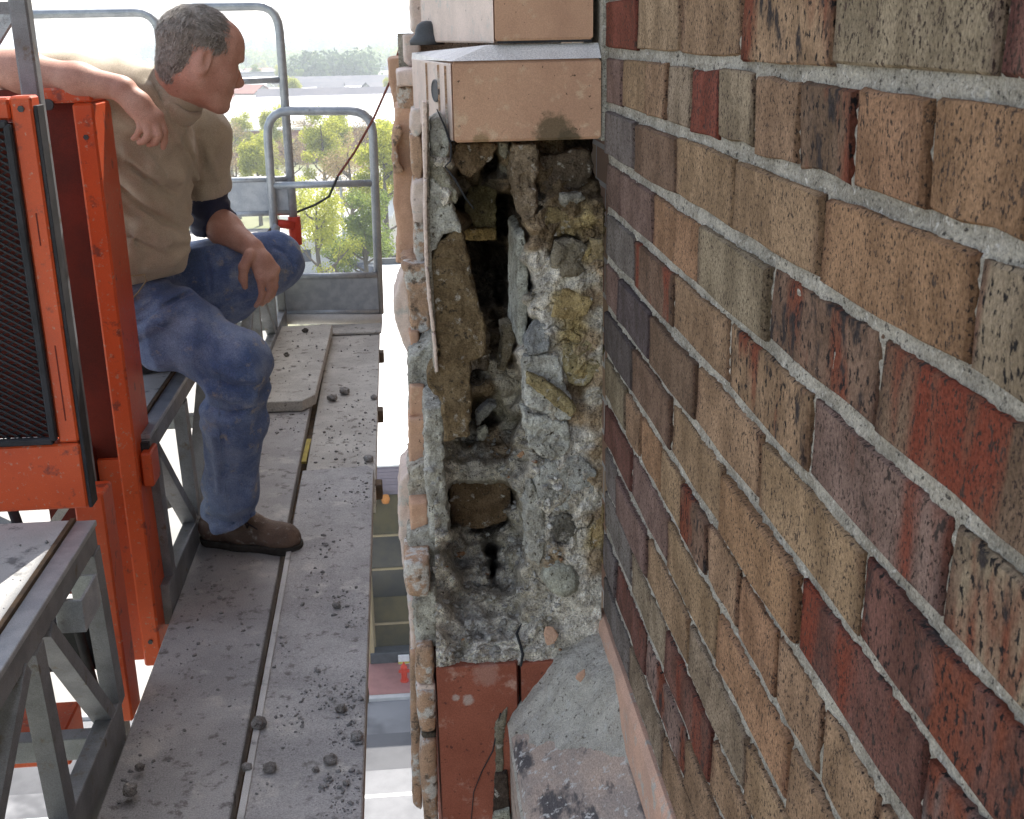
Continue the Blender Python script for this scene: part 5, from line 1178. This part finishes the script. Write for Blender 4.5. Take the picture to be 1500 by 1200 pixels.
# --- shirt
S = SDF((-1.0, 2.68, -.64), (-.38, 3.46, .03), .0043)
S.ell(belly, (.150, .185, .165), 0); S.ell(chest, (.130, .195, .175), .07); S.ell(belly+np.array((.03, -.01, -.015)), (.125, .150, .115), .05)
S.cone(chest+np.array((-.01, -.09, .07)), shR, .088, .078, .05); S.cone(chest+np.array((0, .09, .06)), shL, .09, .078, .05)
S.chain([shR, shR+(elR-shR)*.62], [.080, .070], .04)
S.chain([shL, shL+(elL-shL)*.70], [.082, .072], .04)
nd_ = unit(ringc-neck0); S.cone(p_(207, 170, 3.0), ringc-nd_*.012, .104, .074, .06)
_, P = S.pts()
dr_ = P-np.array((-.565, 2.98, -.38)); ang = np.arctan2(dr_[..., 2], -dr_[..., 0]); rr_ = np.hypot(dr_[..., 0], dr_[..., 2])
fold = .0085*np.sin(9*ang+26*rr_+2.2*noise(P*7))*np.clip(rr_*9-.3, 0, 1)*np.clip(.6+.9*noise(P*4+3), .1, 1)
w1 = noise(np.stack([P[..., 0]*7+P[..., 2]*9, P[..., 1]*6, P[..., 2]*5-P[..., 0]*8], -1)); fold = fold+.016*(np.abs(w1)-.25)+.0025*noise(P*24)
S.F = S.F+fold
creases(S, [([(188,222),(225,248),(262,262),(290,258)], .016, 'add'), ([(186,240),(222,266),(258,284),(286,284)], .010, 'sub'), ([(165,235),(200,272),(240,305),(276,322)], .016, 'add'), ([(162,258),(200,296),(240,324),(272,338)], .011, 'sub'),
  ([(168,300),(205,330),(245,352),(272,352)], .014, 'add'), ([(172,330),(205,358),(240,372)], .009, 'sub'), ([(176,382),(215,388),(250,384),(272,366)], .014, 'add'), ([(216,128),(240,165),(262,205),(280,245)], .011, 'add'), ([(228,128),(250,165),(270,205),(284,235)], .008, 'sub'),
  ([(246,150),(266,190),(282,228),(288,262)], .010, 'add'), ([(205,215),(222,240),(236,266)], .012, 'add'), ([(212,212),(232,236),(248,258)], .008, 'sub'), ([(296,205),(308,235),(318,262)], .010, 'add'), ([(288,222),(298,246),(306,270)], .009, 'sub'), ([(283,262),(286,290),(280,318)], .010, 'sub')])
waist = -.585+.10*(P[..., 0]+.72)+.006*noise(P*18)
S.F = np.maximum(S.F, waist-P[..., 2])
cutp = shL+(elL-shL)*.66; dcut = unit(elL-shL)
S.F = np.where((P[..., 1] > 3.05) & (P[..., 0] > -.62), np.maximum(S.F, (P-cutp)@dcut), S.F)
V, Fc = S.mesh(2); mesh_obj('shirt', V, Fc, M_shirt, man, smooth=True)
e1 = p_(282, 171, 2.945)-ringc; e2 = np.array((.02, .068, .0)); rp_ = [ringc+e1*math.cos(t)*(1.02 if math.cos(t) > 0 else 1.0)+e2*math.sin(t)-nd_*.004 for t in np.linspace(0, 2*PI, 33)]
S = SDF(ringc-.13, ringc+.13, .004)
for a, b in zip(rp_[:-1], rp_[1:]): S.cone(a-nd_*.016, b-nd_*.016, .012, .012, .008); S.cone(a, b, .0085, .0085, .008); S.cone(a+nd_*.010, b+nd_*.010, .0075, .0075, .006)
V, Fc = S.mesh(1); mesh_obj('collar', V, Fc, M_shirt, man, smooth=True)
# navy sleeve showing below the short khaki sleeve
S = SDF((-.70, 3.05, -.52), (-.35, 3.50, -.15), .0045)
S.chain([shL+(elL-shL)*.35, elL, elL+(wrL-elL)*.22], [.062, .056, .055], .02)
_, P = S.pts(); S.F = S.F+.003*np.sin(170*((P-elL)@unit(elL-shL))+3*noise(P*14))+.003*noise(P*20)
d2_ = unit(wrL-elL); S.F = np.maximum(S.F, (P-(elL+(wrL-elL)*.26))@d2_)
V, Fc = S.mesh(1); mesh_obj('under_sleeve', V, Fc, M_navy, man, smooth=True)
# --- jeans
S = SDF((-1.0, 2.78, -1.36), (-.22, 3.46, -.50), .0043)
S.ell((hipR+hipL)/2+np.array((-.01, 0, -.01)), (.145, .19, .13), 0)
S.chain([hipR, hipR+(kneeR-hipR)*.5, kneeR], [.112, .098, .080], .05)
S.chain([kneeR, kneeR+(ankR-kneeR)*.35, kneeR+(ankR-kneeR)*.8, ankR+np.array((0, 0, -.010))], [.080, .078, .068, .064], .03)
S.cone(ankR+np.array((-.005, 0, .02)), ankR+np.array((.02, -.008, -.035)), .063, .058, .02)
S.chain([hipL, hipL+(kneeL-hipL)*.5, kneeL], [.112, .100, .082], .05)
S.chain([kneeL, kneeL+(ankL-kneeL)*.4, ankL], [.078, .080, .072], .03)
_, P = S.pts()
t1 = np.clip((kneeR[2]+.06-P[..., 2])*6, 0, 1)*np.clip((P[..., 2]-(kneeR[2]-.20))*8, 0, 1)
fold = .0075*t1*np.sin(80*(P[..., 2]+.4*P[..., 0])+4*noise(P*7))
crot = np.exp(-(((P-np.array((-.70, 3.0, -.66)))/.13)**2).sum(-1)); fold = fold+.012*crot*np.sin(78*(P[..., 2]*.7-P[..., 0]*.7)+3*noise(P*8))
hem = np.exp(-((P[..., 2]+1.24)/.05)**2); fold = fold+.005*hem*np.sin(85*(P[..., 2]-.3*P[..., 0])+3*noise(P*10))
fold = fold+.015*(np.abs(noise(P*np.array((9, 9, 5.5))))-.25)+.0035*noise(P*24)
S.F = S.F+fold
creases(S, [([(182,432),(215,412),(250,398)], .012, 'add'), ([(184,446),(222,424),(262,406)], .009, 'sub'), ([(190,462),(230,436),(270,416)], .012, 'add'), ([(194,478),(238,450),(278,428)], .009, 'sub'), ([(200,494),(240,470),(275,448)], .011, 'add'),
  ([(318,540),(345,552),(372,556)], .011, 'add'), ([(316,556),(345,568),(374,566)], .009, 'sub'), ([(308,574),(340,584),(374,580)], .011, 'add'), ([(305,594),(335,606),(372,598)], .009, 'sub'), ([(306,616),(340,620),(370,614)], .009, 'add'), ([(312,640),(318,680),(320,720)], .008, 'add'), ([(326,640),(332,680),(336,720)], .007, 'sub'),
  ([(306,742),(335,752),(366,738)], .011, 'add'), ([(304,756),(336,768),(372,750)], .008, 'sub'), ([(318,500),(300,480),(285,465)], .010, 'add'), ([(322,372),(340,360),(352,352)], .010, 'add'), ([(330,392),(352,380),(362,372)], .008, 'sub'), ([(404,362),(420,372),(432,392)], .008, 'sub'), ([(300,372),(306,400),(308,425)], .010, 'sub'), ([(345,440),(370,432),(400,420)], .010, 'add')])
S.F = np.maximum(S.F, P[..., 2]-(-.555+.12*(P[..., 0]+.72)))
S.F = np.maximum(S.F, (-1.285+.36*(P[..., 0]+.545)+.004*noise(P*20))-P[..., 2])
SJ = S; V, Fc = S.mesh(1); jn = mesh_obj('jeans', V, Fc, M_jeans, man, smooth=True)
S = SDF((-.98, 2.86, -.66), (-.52, 3.42, -.50), .0045); S.ell((hipR+hipL)/2+np.array((-.005, 0, .03)), (.150, .190, .12), 0)
_, P = S.pts(); zc_ = -.572+.12*(P[..., 0]+.72); S.F = np.maximum(S.F-.004, np.abs(P[..., 2]-zc_)-.018); V, Fc = S.mesh(0); mesh_obj('belt', V, Fc, M_belt, man, smooth=True)
MB().tube([p_(176, 404, 2.86), p_(196, 404, 2.86), p_(212, 402, 2.865), p_(214, 412, 2.863), p_(204, 426, 2.86), p_(192, 440, 2.86)], .0016, 5).build('key_cord', M_mull, man, True)
for pts in ([(322,548),(320,590),(322,640),(328,700),(334,752)], [(196,470),(232,478),(268,492),(300,508),(318,530)]):
    Q = [surf(SJ, u, v) for u, v in pts]; Q = [q-np.array((0, .0005, 0)) for q in Q if q is not None]
    if len(Q) > 2: MB().tube(Q, .0016, 5).build('seam', M_jeans, jn).location = (0, 0, 0)
# --- shoes
def shoe(heel, toe, zs, up=(0, 0, 1.0), laces=True, lbl=None):
    heel, toe, up = map(lambda a: np.array(a, float), (heel, toe, up)); d = toe-heel; L = np.linalg.norm(d); d /= L; sd2 = unit(np.cross(up, d)); up = np.cross(d, sd2)
    def Q(a, b, c): return heel+d*a*L+sd2*b+up*c
    mn = np.min([heel, toe], 0)-.12; mx = np.max([heel, toe], 0)+.16
    S = SDF(mn, mx, .0042)
    S.cone(Q(.13, 0, .048), Q(.45, 0, .050), .038, .040, 0); S.cone(Q(.45, 0, .050), Q(.84, .004, .040), .042, .036, .03); S.ell(Q(.80, .002, .038), (.062, .046, .036), .02, axes=np.array([d, sd2, up]))
    S.cone(Q(.16, 0, .06), Q(.20, 0, .115), .040, .044, .03); S.cone(Q(.55, 0, .066), Q(.30, 0, .105), .030, .036, .03)
    _, P = S.pts(); c = (P-heel)@up; S.F = np.maximum(S.F+.0012*noise(P*40), .018-c); V, Fc = S.mesh(1); u_ = mesh_obj('shoe', V, Fc, M_leather, man, smooth=True)
    S = SDF(mn, mx, .0042)
    S.cone(Q(.13, 0, .02), Q(.42, 0, .02), .041, .040, 0); S.cone(Q(.42, 0, .02), Q(.84, .003, .02), .042, .046, .03); S.cone(Q(.84, .003, .02), Q(.87, 0, .02), .046, .042, .02)
    _, P = S.pts(); c = (P-heel)@up; S.F = np.maximum(S.F, np.maximum(c-.024, -c)); V, Fc = S.mesh(0); mesh_obj('sole', V, Fc, M_sole, u_, loc=None if False else WLOC['person'], smooth=False).parent = u_
    S = None
    if laces:
        m = MB()
        for t in (.60, .52, .45, .39): m.tube([Q(t, -.028, .086-(t-.39)*.10), Q(t-.01, 0, .104-(t-.39)*.14), Q(t-.03, .028, .090-(t-.39)*.10)], .0022, 5)
        for sg in (-1, 1): m.tube([Q(.50, -.01, .100), Q(.54, -.045*1, .098), Q(.62+.05*sg, -.05, .080), Q(.56, -.035, .085), Q(.50, -.01, .10)], .002, 5)
        m.build('lace', M_belt, u_).location = (0, 0, 0)
WLOC['shoe'] = WLOC['shoe.001'] = WLOC['person']
shoe((-.640, 3.165, PZ), (-.352, 3.060, PZ), PZ)
shoe((-.90, 3.26, DZ+.003), (-.625, 3.33, DZ+.003), DZ, laces=False)

# ================================================================== AIR
hz = MB().box((-4600, -310, GZ-1.2), (4600, 5300, 12.0)); ho = stuff(hz.build('haze', None))
hm = bpy.data.materials.new('haze'); hm.use_nodes = True; hn = hm.node_tree.nodes; hn.remove(hn['Principled BSDF'])
pv = hn.new('ShaderNodeVolumePrincipled'); pv.inputs['Color'].default_value = (.86,.93,1.0,1); pv.inputs['Density'].default_value = .00065; pv.inputs['Anisotropy'].default_value = .35
hm.node_tree.links.new(pv.outputs[0], hn['Material Output'].inputs['Volume']); ho.data.materials.append(hm)
